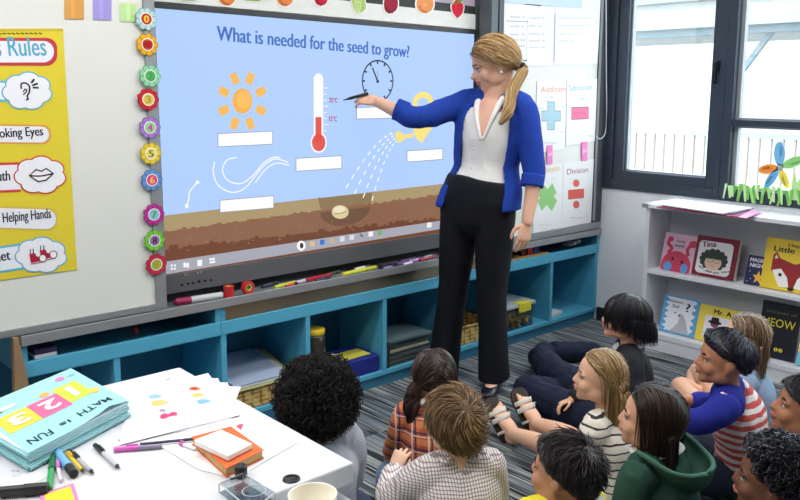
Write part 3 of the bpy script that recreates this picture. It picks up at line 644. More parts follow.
def jar(x, y, z, r, h, body, lid, label):
    t = thing('jar', label, 'jar', (x, y, z), 'jars in the storage unit')
    MB().lathe((x, y, z), [(0, 0), (r*.9, 0), (r, .008), (r, h*.72), (r*.86, h*.78), (r*.8, h*.8), (0, h*.8)]).build('body', body, t, smooth=True)
    MB().lathe((x, y, z+h*.79), [(0, 0), (r*.95, 0), (r*.98, .004), (r*.98, h*.17), (r*.9, h*.2), (0, h*.2)]).build('lid', lid, t, smooth=True)
YL = mat((214, 178, 40), .4); DJ = mat((54, 48, 40), .2, 0, .6, .4, 40)
jar(2.075, 2.965, .078, .045, .155, mat((92, 74, 40), .2, 0, .6, .5, 40), YL, 'short jar with yellow lid at the bottom of the jar stack')
jar(2.075, 2.965, .234, .048, .125, DJ, YL, 'upper jar with wide yellow lid standing on another jar')
jar(2.165, 2.96, .078, .034, .13, mat((70, 34, 34), .3, 0, .5, .3, 30), mat((222, 206, 200), .4), 'small dark red jar with white lid beside the jar stack')
t = thing('storage_box', 'dark blue box with a yellow card on its lid in the blue unit', 'box', (2.31, 3.02, .078))
MB().box((2.2, 2.925, .078), (2.43, 3.12, .165)).build('body', mat((34, 42, 130), .45), t, bevel=.006)
MB().box((2.215, 2.955, .165), (2.40, 3.06, .168)).build('card', paper((214, 206, 80)), t)
z = .078; rr = random.Random(3)
cols = [(120, 124, 112), (60, 70, 74), (150, 150, 130), (70, 84, 88), (48, 60, 66), (172, 168, 140), (74, 90, 92), (64, 78, 80), (82, 100, 104), (90, 108, 112)]
wd = ['bottom', 'second from the bottom', 'third from the bottom', 'fourth from the bottom', 'fifth from the bottom', 'fifth from the top', 'fourth from the top', 'third from the top', 'second from the top', 'topmost']
for k, c in enumerate(cols):
    h = rr.uniform(.010, .016); dx, dy = rr.uniform(-.012, .012), rr.uniform(-.01, .01)
    t = MB().obox((2.5+dx, 2.93+dy, z), (.29, rr.uniform(-.01, .01), 0), (0, .22, 0), (0, 0, h)).build('folder', mat(c, .6), base=(2.65, 3.04, z), bevel=.002)
    tag(t, '%s dark folder in the stack left of the teacher' % wd[k], 'folder', 'folders stacked in the storage unit'); z += h+.0004
tag(MB().obox((2.472, 2.92, .079), (.02, 0, 0), (0, .1, 0), (.006, 0, .12)).build('notebook', mat((40, 46, 50), .6), base=(2.48, 2.97, .079)), 'thin dark notebook leaning beside the stacked folders', 'notebook')
basket(2.95, 3.28, 2.93, 3.2, .078, .1, 'wicker basket seen between the teacher\'s trouser legs')
t = thing('plastic_box', 'clear plastic box with yellow clip and orange pieces, right of the teacher', 'box', (3.5, 3.03, .078))
CLR = glass_mat('clear_plastic', (225, 232, 236), .12)
m = MB(); x0, x1, y0, y1, z0, z1 = 3.375, 3.625, 2.93, 3.15, .078, .21
for lo, hi in (((x0, y0, z0), (x1, y0+.003, z1)), ((x0, y1-.003, z0), (x1, y1, z1)), ((x0, y0+.003, z0), (x0+.003, y1-.003, z1)), ((x1-.003, y0+.003, z0), (x1, y1-.003, z1)), ((x0, y0, z0), (x1, y1, z0+.003))): m.box(lo, hi)
m.build('body', CLR, t)
MB().box((x0-.012, y0-.014, z1), (x1+.012, y1+.012, z1+.022)).build('lid', mat((176, 186, 190), .35, 0, .5), t, bevel=.005)
MB().box((3.475, y0-.02, z1-.03), (3.585, y0-.0145, z1+.012)).box((3.475, y0-.02, z1+.012), (3.585, y0+.03, z1+.0245)).build('clip', mat((226, 214, 60), .4), t, bevel=.003)
rr = random.Random(9); m = MB()
for k in range(60):
    p = V((rr.uniform(x0+.03, x1-.03), rr.uniform(y0+.008, y0+.05), rr.uniform(z0+.02, z1-.03))); d = V((rr.uniform(-1, 1), rr.uniform(-.1, .3), rr.uniform(-1, 1))).normalized()*.02
    m.cyl(p-d, p+d, .0075, n=7, mi=k % 4 != 0)
tag(m.build('contents', [mat((120, 50, 40), .5), mat((226, 176, 60), .5)], t), None, None, None, 'stuff')
MB().box((x0+.006, y0+.1, z0+.004), (x1-.006, y1-.006, z1-.02)).build('inner_tray', mat((74, 44, 36), .6), t)
t = thing('plate_stack', 'pale papers lying flat in the right end of the blue units', 'papers', (3.9, 3.0, .078))
MB().obox((3.80, 2.94, .078), (.16, .02, 0), (-.02, .16, 0), (0, 0, .02)).build('papers', paper((206, 210, 210)), t, bevel=.003)
t.name = 'paper_pile'
t = thing('bottle', 'dark bottle at the back of the right end bay of the blue units', 'bottle', (3.83, 3.15, .078))
MB().lathe((3.83, 3.16, .078), [(0, 0), (.03, 0), (.033, .01), (.033, .12), (.014, .16), (.014, .19), (0, .19)]).build('body', mat((44, 40, 44), .3), t, smooth=True)
MB().lathe((3.83, 3.16, .269), [(0, 0), (.017, 0), (.017, .02), (0, .02)]).build('cap', mat((30, 30, 34), .4), t)
# things in the open slots
tag(MB().box((3.40, 2.915, .499), (3.74, 3.1, .508)).build('wooden_tray', mat((190, 150, 96), .5, 0, .3, .15, 12), base=(3.57, 3.0, .499), bevel=.002), 'tan wooden board in the slot under the right whiteboard', 'board')
for x, w, c, n in ((3.575, .045, (190, 36, 50), 'red'), (3.63, .05, (40, 56, 130), 'blue'), (3.52, .04, (84, 40, 36), 'brown')):
    tag(MB().box((x, 2.94, .5082), (x+w, 3.0, .5482)).build('wooden_block', mat(c, .5), base=(x+w/2, 2.97, .508), bevel=.002), 'small %s block on the tan board in the slot' % n, 'block', 'blocks on the tan board')
m = MB(); p = V((4.07, 2.97, .4995))
for k in range(5): m.obox(p+V((-.05+.02*k, -.01*(k % 2), .0005*k+.003*k)), (.05, .01, 0), (-.01, .05, 0), (0, 0, .012))
tag(m.build('tissue_packet', mat((226, 228, 228), .6), base=p, bevel=.002), 'crumpled white packet at the right end of the open slot', 'packet')
t = tag(MB().box((.85, 2.925, .4985), (.925, 3.0, .512), 0).box((.85, 2.925, .512), (.925, 3.0, .532), 1).build('eraser', [mat((222, 222, 226), .6), mat((60, 44, 84), .7)], base=(.88, 2.96, .4985)), 'white and purple board eraser in the left slot', 'eraser')
tag(MB().lathe((1.24, 2.99, .4985), [(0, 0), (.012, 0), (.012, .02), (.004, .03), (0, .03)]).build('push_pin', mat((170, 40, 40), .5), base=(1.24, 2.99, .4985)), 'tiny red pin lying in the left slot', 'pin')
# things on the tray under the screen
ZTR = ZA-.012
def stick(px0, px1, r, c, label, cap=None, name='marker', yy=2.955, group='pens and markers in the tray', rest=0.0):
    A = by(*px0, yy); B = by(*px1, yy); A = V((A.x, A.y, ZTR+r+.0005+rest)); B = V((B.x, B.y+.02, ZTR+r+.0005+rest))
    t = thing(name, label, name.replace('_', ' '), (A+B)/2-V((0, 0, r)), group)
    d = (B-A).normalized(); L = (B-A).length
    MB().cyl(A, A+d*L*.66, r, n=12).build('barrel', mat(c, .4), t, smooth=False)
    MB().cyl(A+d*L*.66, A+d*L*.97, r*1.06, n=12).cyl(A+d*L*.97, B, r*.6, n=12).build('cap', mat(cap or c, .4), t)
stick((222, 294), (176, 296), .014, (188, 192, 194), 'silver pointer with magenta end at the left end of the screen tray', (150, 30, 74), 'pointer', 2.95)
stick((275, 291), (298, 287), .009, (190, 206, 60), 'yellow green marker in the tray just right of the red tape', (190, 206, 60), yy=2.935)
stick((262, 287), (280, 284), .009, (50, 58, 74), 'dark blue marker in the tray behind the yellow green one', (30, 34, 44), yy=2.985)
stick((296, 285), (312, 281), .008, (206, 190, 206), 'pale pink marker in the tray, left of the red one', (110, 100, 150), yy=2.95)
stick((306, 283), (334, 276), .009, (176, 30, 44), 'long red marker in the tray, left of the yellow one', (150, 24, 40), yy=2.96)
stick((343, 276), (379, 269), .009, (216, 214, 60), 'long yellow marker in the middle of the screen tray', (206, 200, 56), yy=2.945)
stick((326, 274), (342, 270), .008, (60, 90, 60), 'dark green marker behind the red and yellow ones in the tray', (40, 60, 44), yy=2.99)
stick((355, 268), (372, 264), .008, (230, 226, 220), 'white marker behind the yellow one in the tray', (40, 40, 44), yy=2.99)
stick((397, 264), (414, 260), .008, (110, 60, 140), 'purple marker in the tray right of the black eraser', (90, 50, 120), yy=2.945)
stick((409, 259), (427, 255), .008, (196, 150, 206), 'lilac marker near the teacher\'s end of the screen tray', (120, 60, 150), yy=2.955)
stick((400, 258), (418, 253), .008, (60, 40, 80), 'deep violet marker at the back of the tray near the teacher', (40, 30, 60), yy=2.99)
stick((286, 289), (300, 286.5), .007, (206, 60, 70), 'short red pen between the yellow green marker and the pale pink one', (60, 40, 40), 'pen', 2.925)
stick((316, 283.5), (332, 280), .007, (60, 70, 110), 'navy pen in front of the long red marker in the tray', (40, 44, 70), 'pen', 2.925)
stick((384, 272.5), (398, 270), .007, (150, 120, 190), 'violet pen in front of the black eraser in the tray', (90, 70, 130), 'pen', 2.922)
stick((404, 266), (418, 263), .007, (226, 214, 230), 'whitish pen in front of the purple marker in the tray', (120, 70, 150), 'pen', 2.925)
stick((420, 255), (438, 250), .008, (170, 40, 50), 'red marker closest to the teacher in the screen tray', (140, 30, 44), yy=2.95)
stick((424, 252), (438, 247), .007, (206, 206, 200), 'grey white pen behind the red marker next to the teacher', (60, 60, 66), name='pen', yy=2.985)
def ringroll(x, y, r, w, c, c2, label, upright):
    t = thing('tape_roll', label, 'tape roll', (x, y, ZTR), 'tape rolls in the tray'); ax = (0, 0, 1) if upright else (.15, -1, .12)
    o = V((x, y, ZTR if upright else ZTR+r+.001)); 
    MB().lathe(o, [(r*.55, 0), (r, 0), (r, w), (r*.55, w), (r*.55, 0)], ax=ax).build('tape', mat(c, .45), t)
    MB().lathe(o, [(r*.35, .001), (r*.55, .001), (r*.55, w-.001), (r*.35, w-.001), (r*.35, .001)], ax=ax).build('core', mat(c2, .6), t)
A = by(229, 294, 2.945); ringroll(A.x, 2.945, .021, .05, (196, 40, 44), (220, 190, 60), 'upright red tape roll in the tray, right of the silver pointer', True)
A = by(247, 291, 2.945); ringroll(A.x, 2.95, .028, .02, (190, 40, 50), (170, 190, 80), 'red tape roll with green core facing the room in the tray', False)
A = by(388, 268, 2.945); tag(MB().box((A.x-.05, 2.93, ZTR), (A.x+.05, 2.965, ZTR+.026)).build('eraser', mat((40, 42, 48), .7), base=(A.x, 2.95, ZTR), bevel=.004), 'black board eraser in the tray between yellow and purple markers', 'eraser')
# ================================================================== white table in the foreground
TZ = .74; TX1, TYA, TYB = .886, 1.142, 1.868
t = thing('work_table', 'white table covered with papers and pens in the left foreground', 'table', (.2, 1.5, 0))
WT = mat((216, 216, 220), .35, 0, .45, .02, 4); LG = mat((190, 194, 200), .4, .3)
MB().box((-.75, TYA, TZ-.042), (TX1, TYB, TZ)).build('tabletop', WT, t, bevel=.004)
for x, y in ((-.7, TYA+.06), (-.7, TYB-.1), (TX1-.09, TYB-.1)): MB().box((x, y, 0), (x+.045, y+.045, TZ-.042)).build('leg', LG, t, bevel=.003)
c = bz(291.5, 479.5, TZ); MB().lathe((c.x, c.y, TZ), [(.0, .0006), (.013, .0006), (.012, .003), (.0155, .003), (.0165, .0)]).build('cable_grommet', mat((34, 36, 38), .4), t, smooth=True)
DZ = .672
t = thing('drawer_unit', 'pale grey drawer cabinet standing under the right end of the white table', 'cabinet', (.68, 1.2, 0))
MB().box((.48, .93, .05), (TX1-.012, 1.46, DZ)).build('body', mat((206, 208, 212), .5), t, bevel=.004)
for k in range(3): 
    d = MB().box((.49, .915, .07+k*.2), (TX1-.022, .93, .255+k*.2)).build('drawer', mat((214, 216, 220), .5), t, bevel=.003)
    MB().box((.63, .903, .22+k*.2), (.75, .915, .232+k*.2)).build('handle', mat((120, 124, 128), .4, .6), d)
for x in (.51, .82):
    for y in (.97, 1.42): MB().cyl((x, y, 0), (x, y, .05), .022).build('castor', mat((40, 40, 44), .5), t)
def tsheet(P, c=(216, 216, 221), z=TZ+.0006, th=.0005): 
    zz = z+th
    a = Art(lambda x, y: bz(x, y, zz), (0, 0, 1), step=.0002); a.sheet(P, c, th); return a
def put(a, P, label, g='papers on the white table', name='paper_sheet', cat='paper'):
    o = tag(a.build(name, base=bz(P[0][0], P[0][1], TZ)), label, cat, g); return o
P = [(0, 446), (30, 452), (60, 470), (2, 500), (-40, 486)]; a = tsheet(P, z=TZ+.0004); scribble(a, 11, 22, 471, 2.4, (120, 120, 130), 4, .0012); scribble(a, 12, 20, 476, 1.6, (150, 150, 160), 6, .001)
put(a, P, 'plain sheet with a few letters, half under the math books')
P = [(172, 384), (241, 386.5), (236, 400), (229, 424), (150, 436)]; put(tsheet(P, (208, 209, 217), TZ+.0010), P, 'lowest sheet of the fanned worksheets, its corner past the table edge')
P = [(166, 380), (228, 382.5), (232, 420), (146, 434)]; put(tsheet(P, (212, 212, 219), TZ+.0016), P, 'middle sheet of the fanned worksheets on the table')
P = [(150, 380), (218, 378), (236, 416), (118, 440)]; put(tsheet(P, (210, 210, 217), TZ+.0022), P, 'sheet directly beneath the printed worksheet on the table')
P = [(131, 392), (208, 373), (240, 415), (119, 445)]; a = tsheet(P, (220, 220, 224), TZ+.0028)
def blob(x, y, rx, ry, c, k=0): a.poly([(x+rx*(1+.18*math.sin(3*u+k))*math.cos(u), y+ry*(1+.2*math.cos(2*u+k))*math.sin(u)) for u in np.arange(18)*PI/9], c)
blob(194.5, 388.6, 5.2, 2.4, (206, 116, 90)); blob(194.5, 388.6, 2.5, 1.2, (160, 60, 60)); blob(197.5, 395, 6, 2.2, (214, 190, 110), 1); blob(203, 401.5, 7, 2.2, (130, 180, 214), 2)
blob(154.5, 396.5, 6.4, 2.4, (146, 186, 216), 1); blob(158.5, 403, 8.6, 3, (216, 194, 124), 2); blob(162.5, 410.5, 3.2, 1.6, (140, 146, 180), 0)
a.poly([(160, 418.5), (160.5, 415), (165, 413), (168, 414.5), (172, 411.8), (177, 412.5), (177, 415.5), (170, 416.5), (164, 419.2)], (206, 70, 120))
scribble(a, 146, 168, 383.6, 1.2, (150, 190, 190), 2, .001, -.2); scribble(a, 166.5, 170, 379.6, 1.2, (60, 60, 66), 3, .0016, -.2)
scribble(a, 150, 178, 429, 3, (160, 160, 170), 3, .0014, -.24); scribble(a, 184, 232, 421, 3, (160, 160, 170), 8, .0014, -.24); scribble(a, 134, 142, 433.5, 3, (160, 160, 170), 9, .0014, -.1)
for y in (388, 397, 405, 412): scribble(a, 139, 148, y, 1.2, (176, 176, 184), y, .0008, -.25); scribble(a, 176, 186, y-4, 1.2, (176, 176, 184), y+1, .0008, -.25)
put(a, P, 'printed worksheet with coloured pictures, on top of the fanned sheets')
P = [(150, 440), (243, 417), (300, 441), (236, 478), (200, 470)]; a = tsheet(P, (240, 240, 243), TZ+.0010); scribble(a, 225, 236, 419, 1.6, (130, 190, 190), 2, .001, -.2)
for k in range(6): scribble(a, 250+k*3, 276+k*2, 432+k*4, 1.2, (222, 222, 228), k, .0008, -.3)
put(a, P, 'large white sheet lying under the orange notebook')
a = tsheet([(236, 426), (240.5, 423.5), (243.5, 424.5), (241, 430)], (222, 90, 120), TZ+.0018); put(a, [(238, 426)], 'small pink sticky flag poking out beyond the orange notebook', 'sticky notes', 'sticky_note', 'sticky note')
# orange notebook and the pad on it
def slab(name, quad, z0, z1, mats, label, cat, bevel=.002, **k):
    P = [bz(x, y, z1) for x, y in quad]; c = sum(P, V((0, 0, 0)))/4
    t = thing(name, label, cat, (c.x, c.y, z0), k.get('group')); return t, P
t, P = slab('notebook', [(191, 437), (231, 426.5), (264, 450), (226, 469)], TZ+.0036, TZ+.019, None, 'orange covered notebook lying under a white pad on the table', 'notebook')
ins = [p+(sum(P, V((0, 0, 0)))/4-p)*.05 for p in P]
MB().prism([V((p.x, p.y, TZ+.0178)) for p in P], (0, 0, .0022)).prism([V((p.x, p.y, TZ+.002)) for p in P], (0, 0, .002)).build('cover', mat((226, 104, 48), .5), t, bevel=.001)
MB().prism([V((p.x, p.y, TZ+.0041)) for p in ins], (0, 0, .0136)).build('pages', mat((206, 176, 120), .7, 0, .2, .2, 60), t)
e = P[3]; MB().cyl(V((e.x+.03, e.y+.012, TZ+.012)), V((e.x+.075, e.y+.05, TZ+.012)), .004).build('elastic', mat((40, 40, 60), .5), t)
t, P = slab('notepad', [(194, 440), (221, 429.5), (252, 443.5), (228, 456)], TZ+.0202, TZ+.032, None, 'small white pad resting on the orange notebook', 'notepad')
MB().prism([V((p.x, p.y, TZ+.0202)) for p in P], (0, 0, .0014)).build('backing', mat((220, 90, 60), .5), t)
MB().prism([V((p.x, p.y, TZ+.0217)) for p in P], (0, 0, .0105)).build('pages', mat((250, 247, 240), .7), t, bevel=.001)
# pens
def pen(px0, px1, r, c, capc, label, name='pen', z=TZ+.0006, frac=.68, tip=None, group='pens on the white table'):
    A = bz(*px0, z+r); B = bz(*px1, z+r); d = (B-A).normalized(); L = (B-A).length
    t = thing(name, label, name.replace('_', ' '), ((A+B)/2).xy.to_3d()+V((0, 0, z)), group)
    MB().cyl(A, A+d*L*frac, r*.9, n=12).build('barrel', mat(c, .35), t)
    MB().cyl(A+d*L*frac, B, r, n=12).build('cap', mat(capc, .35), t)
    if tip: MB().cyl(A-d*.012, A, .001, r*.8, n=10).build('tip', mat(tip, .4), t)
    if name == 'pen': MB().obox(A+d*L*frac+V((0, 0, r*.95)), d*L*.25, d.cross(V((0, 0, 1)))*.003, (0, 0, .0025)).build('clip', mat(capc, .35), t)
pen((117, 466), (95, 445), .0048, (196, 198, 206), (34, 36, 42), 'black capped clear pen lying alone right of the math books', frac=.6, tip=(40, 40, 46))
pen((91, 471), (69, 451), .0048, (176, 178, 186), (40, 42, 48), 'clear pen with black cap, next to the yellow pen', frac=.55, tip=(40, 40, 46))
pen((82, 470), (67, 453), .0040, (236, 196, 60), (220, 180, 50), 'thin yellow pen between the blue marker and clear pen', 'pen', tip=(60, 50, 40))
pen((57, 452), (74, 474), .0085, (120, 180, 236), (26, 28, 34), 'thick light blue marker with black end on the table', 'marker', frac=.7)
pen((61, 481), (56, 458), .0040, (240, 220, 236), (214, 130, 200), 'slim pink pen between green pen and blue marker', 'pen', frac=.5)
pen((49, 489), (53.5, 453), .0062, (54, 160, 90), (30, 110, 60), 'green pen at the foot of the math books', 'pen', frac=.5)
pen((0, 492), (48, 488), .0105, (38, 40, 42), (30, 31, 33), 'thick black marker crossing the green pen at the table\'s edge', 'marker', frac=.5, z=TZ+.0006)
pen((162, 446), (114, 449.5), .0052, (150, 140, 160), (226, 104, 196), 'pink capped pen beside the printed worksheet', frac=.5)
pen((140, 444.2), (194, 439), .0032, (70, 64, 96), (60, 56, 80), 'thin dark pencil along the lower edge of the worksheet', 'pencil', z=TZ+.0036, frac=.8)
pen((196, 449), (180, 443.4), .004, (244, 240, 246), (206, 110, 170), 'white pen with a pink end, left of the orange notebook', 'pen', z=TZ+.0018, frac=.75)
P = [(40, 494), (73, 483), (80, 503), (44, 514)]; a = tsheet(P, (232, 130, 190), TZ+.0004, .003); a.lv = 2
c0 = (60, 498); a.poly([(c0[0]+(x-c0[0])*.78, c0[1]+(y-c0[1])*.78) for x, y in P], (250, 226, 60)); put(a, P, 'yellow sticky pad with pink border at the bottom edge', 'sticky notes', 'sticky_pad', 'sticky pad')
# clear tape dispenser with black hub and little black strip
t = thing('tape_dispenser', 'clear plastic tape dispenser with black hub beside the orange notebook', 'tape dispenser', bz(246, 488, TZ))
q = [bz(x, y, TZ+.0185) for x, y in ((219, 483), (243, 473), (275, 492), (252, 510))]
MB().prism([V((p.x, p.y, TZ+.0006)) for p in q], (0, 0, .0014)).prism([V((p.x, p.y, TZ+.017)) for p in q], (0, 0, .0014)).build('body', CLR, t)
m = MB()
for i in range(4):
    a_, b_ = q[i], q[(i+1) % 4]; m.cyl((a_.x, a_.y, TZ+.0175), (b_.x, b_.y, TZ+.0175), .0012, n=6); m.cyl((a_.x, a_.y, TZ+.001), (a_.x, a_.y, TZ+.0175), .0012, n=6)
m.build('edges', mat((206, 210, 214), .3), t)
p = bz(254, 491, TZ+.019); m = MB(); m.loft([(p.x+.02*math.cos(u), p.y+.02*math.sin(u), TZ+.0195) for u in np.arange(25)*PI/12], .001, sub=1, seg=6, cap=False); m.build('reel', mat((190, 194, 198), .3), t)
p = bz(241, 471, TZ+.012); MB().lathe((p.x, p.y, TZ+.0006), [(0, 0), (.0105, 0), (.0115, .003), (.0115, .02), (.009, .0235), (.004, .0235), (0, .021)]).build('hub', mat((28, 29, 32), .35), t, smooth=True)
p0 = bz(231.5, 480.5, TZ+.02); p1 = bz(246, 474.5, TZ+.02); d = (p1-p0); n_ = V((-d.y, d.x, 0)).normalized()*.005
MB().obox(p0, d, n_, (0, 0, .002)).build('cutter', mat((34, 34, 36), .4), t)
# cup
c = bz(312.5, 494, DZ+.1); t = thing('cup', 'cream coloured cup standing on the drawer cabinet by the table corner', 'cup', (c.x, c.y, DZ))
MB().lathe((c.x, c.y, DZ+.0004), [(0, 0), (.027, 0), (.031, .004), (.0415, .1), (.040, .1005), (.0385, .098), (.029, .01), (0, .008)], 40).build('body', mat((244, 238, 222), .3, 0, .5, .03), t, smooth=True)
MB().loft([(c.x-.03, c.y-.024, DZ+.07), (c.x-.052, c.y-.04, DZ+.066), (c.x-.055, c.y-.042, DZ+.04), (c.x-.026, c.y-.02, DZ+.022)], .0045, seg=8).build('handle', mat((244, 238, 222), .3), t, smooth=True)
# math books
TEAL = (156, 214, 218); z = TZ+.0012; rr = random.Random(12); NB = 8; hb = .0045
names = ['math book at the very bottom of the stack', 'math book second from the bottom of the stack', 'math book third from the bottom of the stack', 'math book in the lower middle of the stack', 'math book in the upper middle of the stack', 'math book third from the top of the stack', 'math book just beneath the topmost one', 'topmost math book, with numbers one two three on teal cover']
Q0 = [bz(x, y, TZ+.039) for x, y in ((71, 368), (129, 401), (28, 453), (-30, 420))]
for k in range(NB):
    jx, jy = (rr.uniform(-.005, .005), rr.uniform(-.005, .005)) if k < NB-1 else (0, 0)
    Q = [V((p.x+jx, p.y+jy, 0)) for p in Q0]; z1 = z+hb
    t = thing('math_book', names[k], 'book', (sum((p.x for p in Q))/4, sum((p.y for p in Q))/4, z), 'stack of math books'); cen = sum(Q, V((0, 0, 0)))/4
    ins = [p+(cen-p)*.012 for p in Q]
    MB().prism([V((p.x, p.y, z+.0009)) for p in ins], (0, 0, hb-.0018)).build('pages', mat((226, 230, 238), .7, 0, .2, .12, 90), t)
    if k < NB-1:
        MB().prism([V((p.x, p.y, z)) for p in Q], (0, 0, .0009)).prism([V((p.x, p.y, z1-.0009)) for p in Q], (0, 0, .0009)).build('cover', mat(TEAL, .35), t)
    else:
        MB().prism([V((p.x, p.y, z)) for p in Q], (0, 0, .0009)).build('back_cover', mat(TEAL, .35), t)
        o, U, W = Q[1], Q[2]-Q[1], Q[0]-Q[1]   # u along the title edge, v away from it
        lift = lambda u, v: z1-.0009+.012*max(0, 1-abs(u-.22)/.4)**2*max(0, 1-v/.5)**2
        f = lambda u, v: V((o.x, o.y, 0))+V((U.x*u, U.y*u, 0))+V((W.x*v, W.y*v, lift(u, v)))
        m = MB(); n = 24; vs = []; fs = []
        for dz in (0, .0009):
            for i in range(n+1):
                for j in range(n+1): vs.append(f(i/n, j/n)+V((0, 0, dz)))
        K1 = (n+1)**2; ix = lambda i, j: i*(n+1)+j
        for i in range(n):
            for j in range(n): fs += [(ix(i, j), ix(i, j+1), ix(i+1, j+1), ix(i+1, j)), tuple(K1+v for v in (ix(i, j), ix(i+1, j), ix(i+1, j+1), ix(i, j+1)))]
        rim = [ix(i, 0) for i in range(n)]+[ix(n, j) for j in range(n)]+[ix(i, n) for i in range(n, 0, -1)]+[ix(0, j) for j in range(n, 0, -1)]
        fs += [(rim[i], rim[(i+1) % len(rim)], K1+rim[(i+1) % len(rim)], K1+rim[i]) for i in range(len(rim))]
        m.add(vs, fs); cv = m.build('cover', mat(TEAL, .35, 0, .4, .04, 6), t)
        a = Art(lambda u, v: f(u, v)+V((0, 0, .0009)), (0, 0, 1), step=.0005)
        D = (28, 52, 74)
        def btext(s, u0, u1, v, h, c, b=.01):
            vs, fs = text_geo(s, b); x0 = min(p[0] for p in vs); x1 = max(p[0] for p in vs)
            a.mb.add([V(f(u0+(u1-u0)*(x-x0)/(x1-x0), v-h*y/.69))+V((0, 0, .0012+.0005*a.lv)) for x, y in vs], fs, a.mi(c))
        def quad(u0, v0, u1, v1, c, lv, sk=0):
            n_ = 6; Pq = []
            for i in range(n_+1): Pq.append((u0+(u1-u0)*i/n_, v0+sk*i/n_))
            for i in range(n_+1): Pq.append((u1-(u1-u0)*i/n_, v1+sk*(1-i/n_)))
            a.mb.add([V(f(*p))+V((0, 0, .0009+.0005*lv)) for p in Pq], [tuple(range(len(Pq)))], a.mi(c))
        a.lv = 1; btext('MATH', .1, .44, .2, .09, D); btext('is', .53, .63, .17, .06, D); btext('FUN', .72, .93, .17, .09, D)
        for (u0, u1, v0, v1, c, s, sc_) in ((.12, .38, .40, .74, (196, 214, 74), '1', .05), (.37, .67, .36, .66, (226, 104, 150), '2', 0), (.67, .97, .36, .66, (240, 200, 74), '3', 0)):
            quad(u0, v0, u1, v1, c, 1+(s == '2')*.5); a.lv = 3; btext(s, u0+(.10 if s == '1' else .06), u1-(.10 if s == '1' else .07), v1-.07, v1-v0-.14, (250, 246, 240), .03)
        for (u, v, ru, rv, c) in ((.1, .42, .05, .05, (246, 196, 90)), (.46, .72, .05, .04, (246, 170, 90)), (.2, .88, .05, .04, (226, 130, 180)), (.08, .86, .04, .02, (130, 190, 230)), (.8, .78, .09, .03, (226, 240, 240)), (.9, .74, .05, .015, (110, 120, 140))):
            a.mb.add([V(f(u+ru*math.cos(w), v+rv*math.sin(w)))+V((0, 0, .002)) for w in np.arange(16)*PI/8], [tuple(range(16))], a.mi(c))
        a.build('cover_print', cv)
    z = z1+.0002
# ================================================================== bookshelf under the window
BS = mat((222, 225, 231), .45, 0, .4, .03, 6); BSX = 3.957
t = thing('bookshelf', 'low white display bookshelf under the window, holding picture books', 'bookshelf', (4.1, 1.6, 0))
MB().box((BSX-.012, .80, .815), (XW-.002, 2.425, .838)).build('top_board', BS, t, bevel=.002)
MB().box((BSX-.0125, 2.385, .8145), (BSX+.06, 2.4255, .8385)).build('corner_cap', mat((150, 154, 152), .5, .2), t)
MB().box((BSX, 2.38, 0), (XW-.004, 2.405, .815)).build('side_panel', BS, t, bevel=.002)
MB().box((BSX, .82, 0), (XW-.004, .845, .815)).build('side_panel', BS, t, bevel=.002)
MB().box((4.19, .845, .1), (4.205, 2.38, .815)).build('back_panel', BS, t)
for z0, z1 in ((.441, .461), (.071, .101)): MB().box((BSX, .845, z0), (4.19, 2.38, z1)).build('shelf', BS, t, bevel=.002)
MB().box((BSX+.004, .845, 0), (BSX+.02, 2.38, .071)).build('kickboard', BS, t)
def pbook(bl, br, tl, zb, th, cover, draw, label, cat='book', xb=4.02, lean=.055, spine=None, g='picture books on the white shelf'):
    A = bx(*bl, xb); B = bx(*br, xb); T = bx(*tl, xb+lean)
    A = V((xb, A.y, zb)); B = V((xb, B.y, zb)); h = (T.z-zb); up = V((lean, 0, h)); wd_ = (A.y-B.y)
    o = A; U = V((0, -wd_, 0)); nr = U.cross(up).normalized()
    if nr.x > 0: nr = -nr
    o = o+nr*0+V((0, 0, .0008+abs(nr.z)*th))
    t = thing('picture_book', label, cat, (xb+.02, (A.y+B.y)/2, zb), g)
    MB().obox(o-nr*.0015, U, up, -nr*(th-.003)).build('pages', mat((230, 226, 214), .7), t)
    MB().obox(o, U, up, -nr*.0015).obox(o-nr*(th-.0015), U, up, -nr*.0015).obox(o, V((0, .001, 0)), up, -nr*th).build('cover', mat(spine or cover, .4), t)
    a = Art(lambda u, v: o+U*u+up*v, nr, step=.0006, matf=lambda c: mat(c, .4, 0, .4, .03, 10)); a.poly([(0, 0), (1, 0), (1, 1), (0, 1)], cover, .5)
    a.asp = wd_/up.length; draw(a); a.build('cover_print', t); return t
def ct(a, s, u0, u1, v, h, c, b=.012, lv=4, sl=0): a.text(s, (u0, v), (u1, v+sl), h, c, b, lv)
def d1(a):
    R = (206, 66, 92); PK = (226, 186, 206)
    a.poly([(0, 0), (1, 0), (1, 1), (0, 1)], PK, 1); a.ell(.48, .16, .46, .38, R, 2); a.poly([(.02, 0.02), (.94, 0.02), (.94, .2), (.02, .2)], R, 2.3)
    a.stroke([(.17, .45), (.27, .6), (.13, .72), (.2, .86)], .02, R, 2.6, sub=4); a.ell(.19, .84, .09, .07, R, 2.7); a.stroke([(.82, .45), (.76, .62), (.88, .8)], .02, R, 2.6, sub=4); a.ell(.9, .78, .13, .1, R, 2.7)
    a.ell(.24, .1, .13, .13, (96, 160, 224), 3); a.ell(.76, .1, .11, .13, (96, 160, 224), 3); a.ell(.36, .32, .04, .05, (50, 30, 60), 3); a.ell(.66, .27, .04, .05, (50, 30, 60), 3)
    ct(a, 'Family', .38, .66, .78, .014, (50, 34, 60)); ct(a, 'Reader', .36, .68, .66, .014, (50, 34, 60))
pbook((659.5, 267.5), (691, 274), (666, 233), .461, .014, (226, 186, 206), d1, 'pink picture book with a red smiling creature, upper shelf, leftmost')
